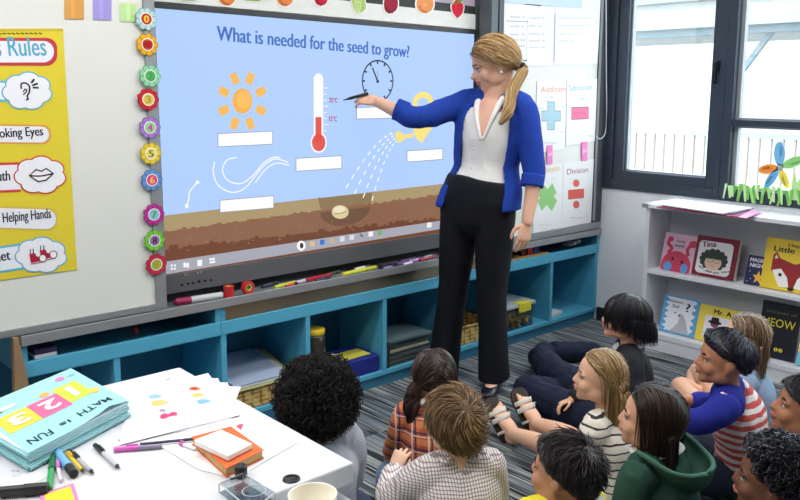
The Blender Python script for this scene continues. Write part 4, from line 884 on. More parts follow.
def d2(a):
    M = (120, 28, 44); W_ = (240, 238, 240)
    a.rrect(.07, .06, .88, .88, .1, W_, 1); a.ell(.47, .43, .30, .25, (58, 66, 58), 2)
    for k in range(14): u = k*2*PI/14; a.ell(.47+.28*math.cos(u), .43+.22*math.sin(u), .06, .06, (58, 66, 58), 2.05+k*.02)
    a.ell(.47, .35, .2, .18, (232, 200, 172), 3); a.poly([(.28, .45), (.66, .45), (.62, .54), (.32, .54)], (58, 66, 58), 3.3); a.poly([(.3, .1), (.64, .1), (.58, .22), (.36, .22)], (236, 226, 222), 2.8)
    for x in (.39, .55): a.stroke([(x+.06*math.cos(u), .4+.05*math.sin(u)) for u in np.arange(14)*PI/7], .0022, (60, 60, 50), 4, True)
    a.stroke([(.45, .4), (.49, .4)], .002, (60, 60, 50), 4); a.stroke([(.42, .28), (.47, .265), (.52, .28)], .002, (190, 80, 80), 4)
    ct(a, 'Tina', .15, .48, .71, .03, M, .02, 5, .05)
    for i, w_ in enumerate(('who', 'did', 'not', 'follow')): ct(a, w_, .14+.19*i, .28+.19*i+(.04 if i == 3 else 0), (.2, .115, .09, .13)[i], .012, (40, 44, 50), .014, 5, (-.05, -.02, .02, .06)[i])
pbook((691, 275), (733, 282.5), (698, 236), .461, .03, (128, 30, 46), d2, 'dark red framed book with a curly haired child on its cover')
def d3(a):
    a.poly([(0, 0), (1, 0), (1, 1), (0, 1)], (36, 40, 84), 1); ct(a, 'MAGIC', .12, .86, .78, .02, (236, 236, 246), .03); ct(a, 'NIGHT', .16, .96, .6, .02, (236, 236, 246), .03)
    a.poly([(.66+(.3 if k % 2 == 0 else .13)*math.cos(PI/2+k*PI/5), .27+(.24 if k % 2 == 0 else .1)*math.sin(PI/2+k*PI/5)) for k in range(10)], (240, 190, 70), 2)
    for u, v in ((.2, .45), (.3, .2), (.14, .1)): a.ell(u, v, .025, .02, (220, 220, 240), 2, 8)
pbook((743.5, 283.5), (763, 287.5), (748, 255), .461, .012, (36, 40, 84), d3, 'small navy book with a gold star, left of the fox book', xb=4.03, lean=.045)
def d4(a):
    Y = (236, 204, 56); R = (150, 40, 44)
    a.poly([(0, 0), (1, 0), (1, 1), (0, 1)], Y, 1)
    a.poly([(.14, .66), (.19, .74), (.26, .62), (.5, .54), (.74, .62), (.81, .74), (.88, .62), (.86, .4), (.66, .12), (.5, .03), (.34, .12), (.14, .36)], R, 2)
    a.poly([(.16, .37), (.3, .42), (.42, .26), (.46, .08), (.3, .06)], (246, 242, 240), 3); a.poly([(.84, .37), (.7, .42), (.58, .26), (.54, .08), (.7, .06)], (246, 242, 240), 3)
    a.poly([(.17, .6), (.19, .69), (.23, .61)], (246, 220, 216), 3); a.poly([(.83, .6), (.81, .69), (.77, .61)], (246, 220, 216), 3)
    a.ell(.3, .3, .03, .035, (30, 30, 40), 4); a.ell(.7, .3, .03, .035, (30, 30, 40), 4); a.ell(.5, .05, .05, .035, (30, 30, 40), 4)
    ct(a, 'Happy', .36, .64, .87, .017, (40, 36, 40)); ct(a, 'Little', .14, .47, .745, .028, (40, 36, 40), .02); ct(a, 'Fox', .58, .84, .745, .028, (40, 36, 40), .02)
pbook((759.5, 287.5), (822, 300), (769.5, 238), .461, .018, (236, 204, 56), d4, 'yellow picture book with a red fox face on the upper shelf')
def d5(a):
    a.poly([(0, 0), (1, 0), (1, 1), (0, 1)], (98, 168, 216), 1)
    a.poly([(.12+.07*math.sin(k*2.3) if True else 0, .06+.9*k/16) for k in range(17)]+[(.88+.06*math.sin(k*1.9), .95-.9*k/16) for k in range(17)], (232, 236, 244), 2)
    a.poly([(.3, .04), (.5, .3), (.52, .46), (.58, .52), (.66, .46), (.7, .4), (.84, .04)], (186, 184, 196), 3); a.ell(.55, .49, .08, .06, (186, 184, 196), 3.3); a.ell(.5, .5, .03, .02, (60, 60, 70), 4); a.ell(.38, .55, .03, .02, (110, 110, 120), 4)
    ct(a, 'Someone', .16, .54, .82, .014, (34, 36, 44)); ct(a, 'Sad', .27, .45, .69, .016, (34, 36, 44)); ct(a, '?', .66, .76, .64, .046, (34, 36, 44), .012); ct(a, '?', .84, .885, .6, .02, (34, 36, 44), .0)
pbook((658.5, 331), (693.5, 340.5), (671.5, 295.5), .101, .012, (98, 168, 216), d5, 'light blue picture book with a grey animal and question mark, lower shelf')
def d6(a):
    a.poly([(0, 0), (1, 0), (1, 1), (0, 1)], (236, 212, 84), 1); a.poly([(.16, .1), (.9, .1), (.9, .72), (.16, .72)], (238, 234, 238), 2); ct(a, 'Mr. A', .34, .74, .79, .026, (40, 36, 44), .02)
    a.ell(.4, .56, .16, .05, (44, 30, 50), 3); a.poly([(.3, .56), (.5, .56), (.48, .7), (.32, .7)], (44, 30, 50), 3); a.ell(.4, .5, .09, .08, (150, 60, 90), 2.6); a.poly([(.2, .1), (.24, .36), (.5, .44), (.8, .3), (.84, .1)], (60, 70, 130), 3)
pbook((694, 341), (737, 352), (708, 305.5), .101, .012, (236, 212, 84), d6, 'yellow picture book with a person in a dark hat, lower shelf')
def d7(a):
    a.poly([(0, 0), (1, 0), (1, 1), (0, 1)], (28, 32, 44), 1); ct(a, 'because of', .14, .9, .8, .016, (120, 128, 70), -.002, 4); Yw = (236, 222, 60)
    ct(a, 'MEOW', .06, .9, .56, .042, Yw, .004, 4)
    a.ell(.5, .16, .05, .035, Yw, 2); a.ell(.62, .16, .05, .035, Yw, 2); a.ell(.5, .16, .012, .03, (20, 20, 26), 3); a.ell(.62, .16, .012, .03, (20, 20, 26), 3)
pbook((755, 357.5), (793.5, 369.5), (765.5, 300.5), .101, .014, (28, 32, 44), d7, 'black picture book with yellow lettering and cat eyes, lower shelf')
def d8(a):
    a.poly([(0, 0), (1, 0), (1, 1), (0, 1)], (120, 190, 214), 1); a.poly([(0, .5), (1, .6), (1, 1), (0, 1)], (232, 206, 120), 2); a.ell(.5, .4, .3, .2, (170, 214, 226), 3); ct(a, 'Sea', .2, .6, .7, .02, (60, 90, 120))
def d8(a):
    a.poly([(0, 0), (1, 0), (1, 1), (0, 1)], (120, 190, 214), 1); a.poly([(0, .5), (1, .6), (1, 1), (0, 1)], (232, 206, 120), 2); a.ell(.5, .4, .3, .2, (170, 214, 226), 3)
pbook((794.5, 370), (830, 380), (798, 338), .101, .012, (120, 190, 214), d8, 'blue and sand coloured book at the right end of the lower shelf', xb=4.0, lean=.045)
# folders and papers on top of the shelf
ztop = .8384
def flat(P, z, th, c, label, name='folder', cat='folder'):
    Q = [bx_top(x, y, z+th) for x, y in P]; o = MB().prism([V((p.x, p.y, z)) for p in Q], (0, 0, th)).build(name, mat(c, .5), base=(sum(p.x for p in Q)/len(Q), sum(p.y for p in Q)/len(Q), z))
    return tag(o, label, cat, 'folders on top of the bookshelf')
def bx_top(x, y, z): return bz(x, y, z)
flat([(653, 206), (700, 213), (745, 217.5), (760, 212.5), (700, 203)], ztop+.0004, .003, (226, 222, 218), 'cream folder at the bottom of the pile on the bookshelf')
flat([(656, 206.5), (735, 216.5), (757, 211), (690, 202)], ztop+.0038, .005, (130, 34, 72), 'maroon folder in the pile on top of the bookshelf')
flat([(738, 217), (746, 218), (762, 211.5), (752, 210)], ztop+.0092, .002, (236, 130, 190), 'pink sheet sticking out of the folder pile on the bookshelf')
flat([(660, 204.5), (733, 213.5), (754, 208.3), (690, 200)], ztop+.0114, .003, (90, 84, 130), 'slim violet folder under the white papers on the bookshelf')
flat([(657, 203.5), (722, 213), (752, 207.6), (676, 198.5)], ztop+.0146, .006, (240, 240, 246), 'white papers on top of the folder pile on the bookshelf', 'paper_pile', 'papers')
# window decorations
a = None
xg = XW-.0122
m = MB(); rr = random.Random(21)
G = [mat(c, .7) for c in ((132, 200, 96), (164, 222, 130), (104, 178, 84), (196, 234, 170))]
y = 2.085
m.box((xg-.001, .9, .944), (xg, 2.085, .951), 0)
while y > .9:
    wd_ = rr.uniform(.012, .022); dn = rr.uniform(.05, .085); sl = rr.uniform(-.025, .03); upz = rr.uniform(.0, .02)
    x_ = xg-.002-rr.random()*.004
    m.prism([(x_, y, .95+upz), (x_, y-wd_, .95+upz), (x_-.004, y-wd_*.8+sl, .95-dn), (x_-.004, y-wd_*.1+sl, .95-dn)], (-.0006, 0, 0), rr.randrange(4)); y -= wd_*rr.uniform(.7, 1.25)
tag(m.build('paper_grass', G, base=(xg, 1.8, .9)), 'fringe of green paper grass along the foot of the window', 'paper decoration')
xf = XW+.0445
t = thing('paper_flower', 'big paper flower with blue, orange, yellow and green petals on the window', 'paper flower', bx(779, 167, xf))
fc = bx(779.5, 167.5, xf)
for (px, py, c, w_) in ((779.5, 141.5, (122, 190, 236), .030), (758.5, 170.5, (246, 146, 60), .026), (764.5, 188.5, (110, 176, 230), .022), (788, 188.5, (246, 222, 100), .022), (805, 158, (150, 216, 130), .026)):
    tp = bx(px, py, xf); d = tp-fc; q_ = V((1, 0, 0)).cross(d).normalized(); a = Art(lambda u, v: fc+d*u+q_*v, (-1, 0, 0)); a.sheet([(.08+.92*(1-math.cos(k*PI/9))/2, w_*math.sin(k*PI/9)*(1 if k <= 9 else 1)) if k <= 9 else (.08+.92*(1-math.cos(k*PI/9))/2, w_*math.sin(k*PI/9)) for k in range(18)], c, .0012)
    a.stroke([(.3, 0), (.8, .004)], .002, tuple(int(v*.75) for v in c), 1); scribble(a, .45, .8, w_*.3, .012, tuple(int(v*.6) for v in c), 3, .001); a.build('petal', t)
a = Art(lambda u, v: fc+V((0, -u, v)), (-1, 0, 0)); a.sheet([(-.018, -.016), (.018, -.014), (.02, .018), (-.014, .02)], (176, 186, 206), .003); a.build('flower_centre', t)
a = Art(lambda x, y: bx(x, y, XW-.0135), (-1, 0, 0)); a.sheet([(791, 200), (792, 182), (795, 172), (797, 182), (803, 174), (806, 186), (803, 201)], (190, 232, 160), .001)
tag(a.build('paper_leaf', base=bx(798, 200, XW)), 'pale green paper leaf standing on the window frame at the right edge', 'paper decoration')
# ================================================================== people
Z3 = V((0, 0, 1))
def remesh(mb, voxel, smooth=6, wr=0.0, wf=9.0, seed=0, mats=None, stretch=(1, 1, .45)):
    me = bpy.data.meshes.new('tmp'); me.from_pydata(mb.v, [], mb.f)
    o = bpy.data.objects.new('tmp', me); COL.objects.link(o)
    r = o.modifiers.new('r', 'REMESH'); r.mode = 'VOXEL'; r.voxel_size = voxel
    s = o.modifiers.new('s', 'SMOOTH'); s.factor = .5; s.iterations = smooth
    dg = bpy.context.evaluated_depsgraph_get(); out = bpy.data.meshes.new_from_object(o.evaluated_get(dg))
    bpy.data.objects.remove(o); bpy.data.meshes.remove(me)
    n = len(out.vertices); co = np.empty(n*3); out.vertices.foreach_get('co', co); co = co.reshape(-1, 3)
    fs = [tuple(p.vertices) for p in out.polygons]
    if wr:
        no = np.empty(n*3); out.vertices.foreach_get('normal', no); no = no.reshape(-1, 3)
        d = np.empty(n)
        for i, (x, y, z) in enumerate(co):
            a = noise.noise(V((x*wf*stretch[0]+seed, y*wf*stretch[1], z*wf*stretch[2]+seed*.37)))
            b = noise.noise(V((x*wf*2.1+z*wf*1.2, y*wf*2.1+seed, z*wf*1.3-x*wf)))
            d[i] = ((1-abs(a)*2.2)**2*np.sign(1-abs(a)*2.2)-.35)*.65+b*.6
        co = co+no*(d*wr)[:, None]
    bpy.data.meshes.remove(out)
    return co, fs
def put_mesh(name, parts, mats, parent, smooth=True):
    """parts: list of (co, faces, material index or per-face list)"""
    off = np.array(ROOT(parent).location); vs = []; fs = []; mi = []; o = 0
    for co, f, m in parts:
        vs.append(np.asarray(co, float)-off); fs += [tuple(i+o for i in q) for q in f]; mi += (list(m) if hasattr(m, '__len__') else [m]*len(f)); o += len(co)
    me = bpy.data.meshes.new(name); me.from_pydata(np.concatenate(vs).tolist(), [], fs)
    for m in (mats if isinstance(mats, list) else [mats]): me.materials.append(m)
    me.polygons.foreach_set('material_index', mi); me.update()
    return link(name, me, parent, None, smooth)
class Head:
    def __init__(s, c, gaze, h, roll=0.0, adult=False, ears=True):
        s.ears = ears
        s.c = V(c); s.F = V(gaze).normalized(); s.R = s.F.cross(Z3).normalized(); s.U = s.R.cross(s.F); s.h = h; s.adult = adult
        if roll:
            a, b = s.R.copy(), s.U.copy(); s.R = a*math.cos(roll)+b*math.sin(roll); s.U = s.R.cross(s.F)
        s.ax = (s.R, s.F, s.U); s.M = np.array([list(s.R), list(s.F), list(s.U)])
        s.cr = s.p(0, -.03, .10); s.rad = np.array([.355, .44, .40])*h if not adult else np.array([.325, .41, .39])*h
    def p(s, x, y, z): return s.c+(s.R*x+s.F*y+s.U*z)*s.h
    def blobs(s, mb):
        h = s.h; A = s.ax; k = .92 if s.adult else 1
        def e(x, y, z, rx, ry, rz): mb.ell(s.p(x*k, y, z), A, (rx*k*h, ry*h, rz*h))
        mb.ell(s.cr, A, s.rad, 28, 20)
        e(0, .10, -.14, .30, .31, .30); e(0, .22, -.30, .20, .17, .17); e(0, .32, -.40, .10, .085, .085)
        for g in (-1, 1):
            e(.17*g, .25, -.15, .14, .135, .14); e(.20*g, .06, -.26, .12, .2, .15)
            e(.165*g, .35 if s.adult else .325, .06, .11, .06, .045)
            if s.ears: mb.loft([s.p(.35*k*g, -.03, -.16), s.p(.375*k*g, -.06, -.05), s.p(.39*k*g, -.08, .03)], [.03*h, .045*h, .03*h], [.05*h, .08*h, .06*h], side=s.R, seg=10, sub=3)
        e(0, .36 if s.adult else .345, .12, .17, .06, .12); e(0, .375, -.05, .05, .06, .1)
        mb.loft([s.p(0, .38, .04), s.p(0, .43, -.04), s.p(0, .462 if not s.adult else .50, -.13)], [.03*h, .036*h, .048*h], seg=10, side=s.R, sub=3)
        for g in (-1, 1): e(.045*g, .41, -.14, .036, .05, .034)
        e(0, .405, -.235, .085, .06, .03); e(0, .395, -.285, .075, .06, .032)
        return mb
    def face(s, root, lip=(186, 104, 98), brow=(70, 50, 36), iris=(70, 48, 34), mouth_open=0):
        h = s.h; k = .92 if s.adult else 1; dy = 0 if s.adult else -.026; white = mat((206, 200, 196), .25, 0, .6, .02); ir = mat(iris, .2, 0, .6)
        for g in (-1, 1):
            m = MB(); c = s.p(.16*k*g, .343+dy*.7, -.01); m.ell(c, s.ax, (.052*h,)*3, 14, 10, 0)
            d = (s.F+s.R*.05*g).normalized(); m.ell(c+d*.030*h, s.ax, (.028*h, .026*h, .032*h), 10, 8, 1)
            m.build('eye', [white, ir], root, smooth=True)
            m = MB(); m.loft([s.p(.085*k*g, .412+dy, .075), s.p(.165*k*g, .400+dy, .1), s.p(.245*k*g, .352+dy, .075)], [.010*h, .016*h, .007*h], [.018*h, .022*h, .01*h], side=s.F, seg=8, sub=3); m.build('eyebrow', mat(brow, .7), root, smooth=True)
            m = MB(); m.loft([s.p(.09*k*g, .392+dy, .015), s.p(.165*k*g, .402+dy, .040), s.p(.235*k*g, .358+dy, .012)], .009*h, seg=6, sub=3); m.build('eyelash', mat((34, 26, 24), .6), root, smooth=True)
        m = MB(); o = mouth_open*.02
        m.loft([s.p(-.105*k, .39, -.25), s.p(-.04, .452, -.232+o), s.p(0, .455, -.238+o), s.p(.04, .452, -.232+o), s.p(.105*k, .39, -.25)], [.005*h, .013*h, .013*h, .013*h, .005*h], side=s.F, seg=8, sub=3)
        m.loft([s.p(-.1*k, .385, -.258), s.p(0, .44, -.285-o), s.p(.1*k, .385, -.258)], [.005*h, .018*h, .005*h], side=s.F, seg=8, sub=4)
        if mouth_open: m.ell(s.p(0, .42, -.258), s.ax, (.06*h, .02*h, .014*h+o*h), 10, 8)
        m.build('mouth', mat(lip, .4, 0, .5), root, smooth=True)
HLINE = [(0, .60), (30, .55), (55, .34), (75, .1), (88, -.02), (98, -.12), (115, -.42), (140, -.60), (180, -.64)]
BOY = [(0, .42), (30, .37), (55, .2), (75, -.02), (88, -.1), (98, -.16), (115, -.5), (140, -.74), (180, -.80)]
def mask_fn(tab=HLINE, dz=0.0):
    A = np.array([t[0] for t in tab]); B = np.array([t[1] for t in tab])
    def f(d):
        ph = np.degrees(np.arctan2(np.abs(d[:, 0]), d[:, 1])); return d[:, 2]-np.interp(ph, A, B)-dz
    return f
def cap_mesh(H, mask, th, seed=1, bump=.0, freq=9):
    nu, nv = 64, 44; vs = []; fs = []; D = []
    for j in range(nv+1):
        t = PI*j/nv
        for i in range(nu): a = 2*PI*i/nu; D.append((math.sin(t)*math.cos(a), math.sin(t)*math.sin(a), math.cos(t)))
    D = np.array(D); m = np.clip(mask(D)/.10, 0, 1); m = m*m*(3-2*m)
    k = .90+(.10+th)*m
    if bump: k += m*np.array([bump*noise.noise(V(d)*freq+V((seed, 0, 0))) for d in D])
    P = (D*H.rad*k[:, None])@H.M+np.array(H.cr)
    for j in range(nv):
        for i in range(nu): fs.append((j*nu+i, (j+1)*nu+i, (j+1)*nu+(i+1) % nu, j*nu+(i+1) % nu))
    return P, fs
def tubes(P, rad, ref=None, sides=3):
    """P (N,S,3), rad (N,S) -> vertices, faces"""
    N, S, _ = P.shape; T = np.gradient(P, axis=1); T /= np.linalg.norm(T, axis=2, keepdims=True)+1e-12
    r = np.tile(np.array([.31, .53, .79]), (N, S, 1)) if ref is None else ref
    A = np.cross(T, r); A /= np.linalg.norm(A, axis=2, keepdims=True)+1e-9; B = np.cross(A, T)
    an = np.arange(sides)*2*PI/sides
    vs = P[:, :, None, :]+rad[:, :, None, None]*(np.cos(an)[None, None, :, None]*A[:, :, None, :]+np.sin(an)[None, None, :, None]*B[:, :, None, :])
    ix = np.arange(N*S*sides).reshape(N, S, sides); nx = np.roll(ix, -1, axis=2)
    f = np.stack([ix[:, :-1], nx[:, :-1], nx[:, 1:], ix[:, 1:]], -1).reshape(-1, 4)
    return vs.reshape(-1, 3), [tuple(q) for q in f.tolist()]
def grow(H, mask, n, steps, length, flow, g0=.05, g1=.6, lift=(.02, .08), r0=.0014, seed=0, coll=(), out=0.0, jit=.25, wave=0.0, thr=.02, tip=.25, lump=0.0, ramp=(0, 1)):
    rg = np.random.default_rng(seed); d = rg.normal(size=(n*6, 3)); d /= np.linalg.norm(d, axis=1)[:, None]
    d = d[mask(d) > thr][:n]; N = len(d); r = H.rad; gl = H.M@np.array([0, 0, -1.0])
    L = length(d)*rg.uniform(.85, 1.1, N); li = rg.uniform(lift[0], lift[1], N)
    clump = np.array([[noise.noise(V(q)*3.1+V((seed+i*7.7, 1, 2))) for i in range(3)] for q in d]); jv = clump*jit*1.4+rg.normal(size=(N, 3))*jit*.35
    p = d*r*(1+.0); P = [p.copy()]; ref = [d.copy()]; ph = rg.uniform(0, 6.28, N)
    cl = [(H.M@(np.array(a)-np.array(H.cr)), H.M@(np.array(b)-np.array(H.cr)), rr) for a, b, rr in coll]
    if lump: li = li+lump*np.array([noise.noise(V(q)*4.5+V((seed, 3, 1))) for q in d])
    for k in range(steps):
        u = k/steps; q = p/r; lv = np.linalg.norm(q, axis=1); nr = p/r**2; nr /= np.linalg.norm(nr, axis=1)[:, None]
        f = flow(q/lv[:, None]); x_ = min(1, max(0, (u-ramp[0])/(ramp[1]-ramp[0]))); w = g0+(g1-g0)*x_*x_*(3-2*x_)
        dd = (1-w)*f+w*gl+jv*(.4+.6*u)+nr*out
        if wave: dd = dd+wave*np.sin(u*9+ph)[:, None]*np.cross(nr, gl)
        near = lv < 1+np.maximum(li, .03)*1.6; dn = np.minimum((dd*nr).sum(1), 0); dd -= nr*(dn*near)[:, None]
        dd /= np.linalg.norm(dd, axis=1)[:, None]+1e-9
        p = p+dd*(L/steps)[:, None]
        lv = np.linalg.norm(p/r, axis=1); mn = 1+li*min(1, (k+1)/2); ins = lv < mn; p[ins] *= (mn/lv)[ins][:, None]
        for a, b, rr in cl:
            ab = b-a; t = np.clip(((p-a)@ab)/(ab@ab), 0, 1); c = a+t[:, None]*ab; v = p-c; ds = np.linalg.norm(v, axis=1); R_ = rr+li*.06
            hit = ds < R_; p[hit] = (c+v*(R_/np.maximum(ds, 1e-6))[:, None])[hit]
        P.append(p.copy()); ref.append(nr)
    P = np.stack(P, 1); ref = np.stack(ref, 1); u = np.linspace(0, 1, steps+1)
    rad = r0*(1-(1-tip)*u**2.5)[None, :]*rg.uniform(.7, 1.3, N)[:, None]
    return tubes(P@H.M+np.array(H.cr), rad, ref@H.M)
def crown_flow(c=(0, -.45, .89), swirl=.0):
    c = np.array(c)/np.linalg.norm(c)
    def f(d):
        t = d-c*(d@c)[:, None]; t /= np.linalg.norm(t, axis=1)[:, None]+1e-6
        if swirl: t = t+swirl*np.cross(c, d)
        t = t-d*(t*d).sum(1)[:, None]; return t/(np.linalg.norm(t, axis=1)[:, None]+1e-6)
    return f
def part_flow(x0=0.0, back=.35, fw=0.0):
    def f(d):
        s = np.where(d[:, 0] > x0, 1.0, -1.0); t = np.stack([s*1.0, -back*np.ones(len(d))+fw, -.3*np.ones(len(d))], 1)
        t = t-d*(t*d).sum(1)[:, None]; return t/(np.linalg.norm(t, axis=1)[:, None]+1e-6)
    return f
def to_flow(pts):
    """comb towards the nearest of some points given in unit-head coordinates"""
    pts = [np.array(p, float) for p in pts]
    def f(d):
        D = np.stack([np.linalg.norm(d-p, axis=1)+(0 if len(pts) == 1 else 2*(np.sign(p[0]) != np.sign(d[:, 0]))) for p in pts], 1); w = D.argmin(1); t = np.array(pts)[w]-d
        t = t-d*(t*d).sum(1)[:, None]*.95; return t/(np.linalg.norm(t, axis=1)[:, None]+1e-6)
    return f
def tail(path, rad, n, r0, seed, wave=.15):
    rg = np.random.default_rng(seed); C = np.array(crom([list(p) for p in path], 5)); S = len(C); R = np.interp(np.linspace(0, 1, S), np.linspace(0, 1, len(rad)), rad)
    T = np.gradient(C, axis=0); T /= np.linalg.norm(T, axis=1)[:, None]; A = np.cross(T, [.2, .3, .95]); A /= np.linalg.norm(A, axis=1)[:, None]; B = np.cross(T, A)
    a0 = rg.uniform(0, 6.28, n); q = np.sqrt(rg.uniform(0, 1, n)); u = np.linspace(0, 1, S)
    an = a0[:, None]+wave*6*np.sin(u*5+a0[:, None]*3)*.2; end = rg.uniform(.8, 1.0, n)
    P = C[None]+(q[:, None]*np.cos(an)*R)[:, :, None]*A[None]+(q[:, None]*np.sin(an)*R)[:, :, None]*B[None]
    return tubes(P, r0*(1-.6*u**3)[None, :]*rg.uniform(.7, 1.3, n)[:, None])
def hand(wr, d, pn, th, L, curl=.5, spread=.12, tcurl=.5, fcurl=None):
    d = V(d).normalized(); pn = V(pn); pn = (pn-d*pn.dot(d)).normalized(); th = d.cross(pn)*(1 if d.cross(pn).dot(V(th)) > 0 else -1)
    mb = MB(); wr = V(wr)
    mb.loft([wr-d*.1*L, wr+d*.02*L, wr+d*.22*L, wr+d*.45*L, wr+d*.5*L], [.125*L, .13*L, .19*L, .21*L, .19*L], [.1*L, .1*L, .09*L, .075*L, .06*L], side=th, seg=14, sub=3)
    for i, (fl, o) in enumerate(((.40, .155), (.45, .05), (.41, -.055), (.32, -.155))):
        dirv = (d+th*(1.5-i)*spread).normalized(); p = wr+d*(.46-.03*abs(i-1.2))*L+th*o*L; a = 0.0; P = [p-d*.08*L, p]; c_ = fcurl[i] if fcurl else curl*(1+.12*i)
        for s_, k in ((.45, .8), (.3, 1.0), (.25, .7)): a += c_*k; p = p+(dirv*math.cos(a)+pn*math.sin(a))*fl*s_*L; P.append(p)
        mb.loft(P, [.05*L, .049*L, .044*L, .039*L, .032*L], seg=10, sub=3)
    b = wr+d*.12*L+th*.11*L+pn*.03*L; p1 = b+(d*.55+th*.75+pn*.25).normalized()*.2*L; p2 = p1+(d*.85+th*(.35-tcurl*.6)+pn*tcurl).normalized()*.18*L; p3 = p2+(d*.9-th*tcurl*.4+pn*tcurl*.9).normalized()*.12*L
    mb.loft([b-th*.05*L, b, p1, p2, p3], [.06*L, .07*L, .056*L, .047*L, .036*L], seg=10, sub=3)
    co, fs = remesh(mb, L*.0165, 4); return co, fs
def limb(mb, P, R, **k): mb.loft(P, R, seg=14, sub=5, **k)
def cut(P, R, fr):
    """first part of a chain up to the fraction fr of its length"""
    L = [0]+list(np.cumsum([(V(P[i+1])-V(P[i])).length for i in range(len(P)-1)])); t = L[-1]*fr; Q = [V(P[0])]; S = [R[0]]
    for i in range(1, len(P)):
        if L[i] < t-1e-6: Q.append(V(P[i])); S.append(R[i])
        else:
            u = (t-L[i-1])/(L[i]-L[i-1]); Q.append(V(P[i-1]).lerp(V(P[i]), u)); S.append(R[i-1]+(R[i]-R[i-1])*u); break
    return Q, S
def shoe(root, an, toe, L, m, name='shoe', sole=None):
    an = V(an); toe = V(toe).normalized(); up = Z3 if abs(toe.z) < .5 else (Z3-toe*toe.z).normalized()
    c = V((an.x, an.y, max(an.z, .03))); mb = MB(); sd = toe.cross(up)
    base = c-up*(c.z if abs(toe.z) < .5 else .03)
    P = [base-toe*.22*L+up*.22*L, base+up*.24*L, base+toe*.35*L+up*.18*L, base+toe*.62*L+up*.13*L, base+toe*.74*L+up*.10*L]
    mb.loft(P, [.15*L, .17*L, .185*L, .17*L, .11*L], [.2*L, .23*L, .165*L, .11*L, .07*L], side=sd, seg=14, sub=4)
    co, fs = remesh(mb, L*.028, 4); return put_mesh(name, [(co, fs, 0)], m, root)
SKINS = {}
def skin(c):
    if c not in SKINS: SKINS[c] = mat(c, .5, 0, .35, .05, 22, .08, 400, sss=.12)
    return SKINS[c]
def torso_profile(NB, PL, F, S, k=1.0, off=0.0, t0=0.0, t1=1.0, adult=False, hunch=.02):
    NB, PL = V(NB), V(PL)
    if adult: T = [(0, .182, .125), (.14, .178, .118), (.36, .138, .098), (.62, .158, .120), (.80, .168, .108), (.91, .13, .085), (1.0, .062, .06)]
    else: T = [(0, .118, .094), (.15, .116, .092), (.4, .106, .088), (.65, .116, .090), (.82, .114, .076), (.92, .088, .06), (1.0, .046, .046)]
    P, A, B = [], [], []
    for t, a, b in T:
        if t < t0-1e-6 or t > t1+1e-6: continue
        P.append(PL.lerp(NB, t)-F*hunch*math.sin(PI*min(1, t*1.1))); A.append(a*k+off); B.append(b*k+off)
    return P, A, B
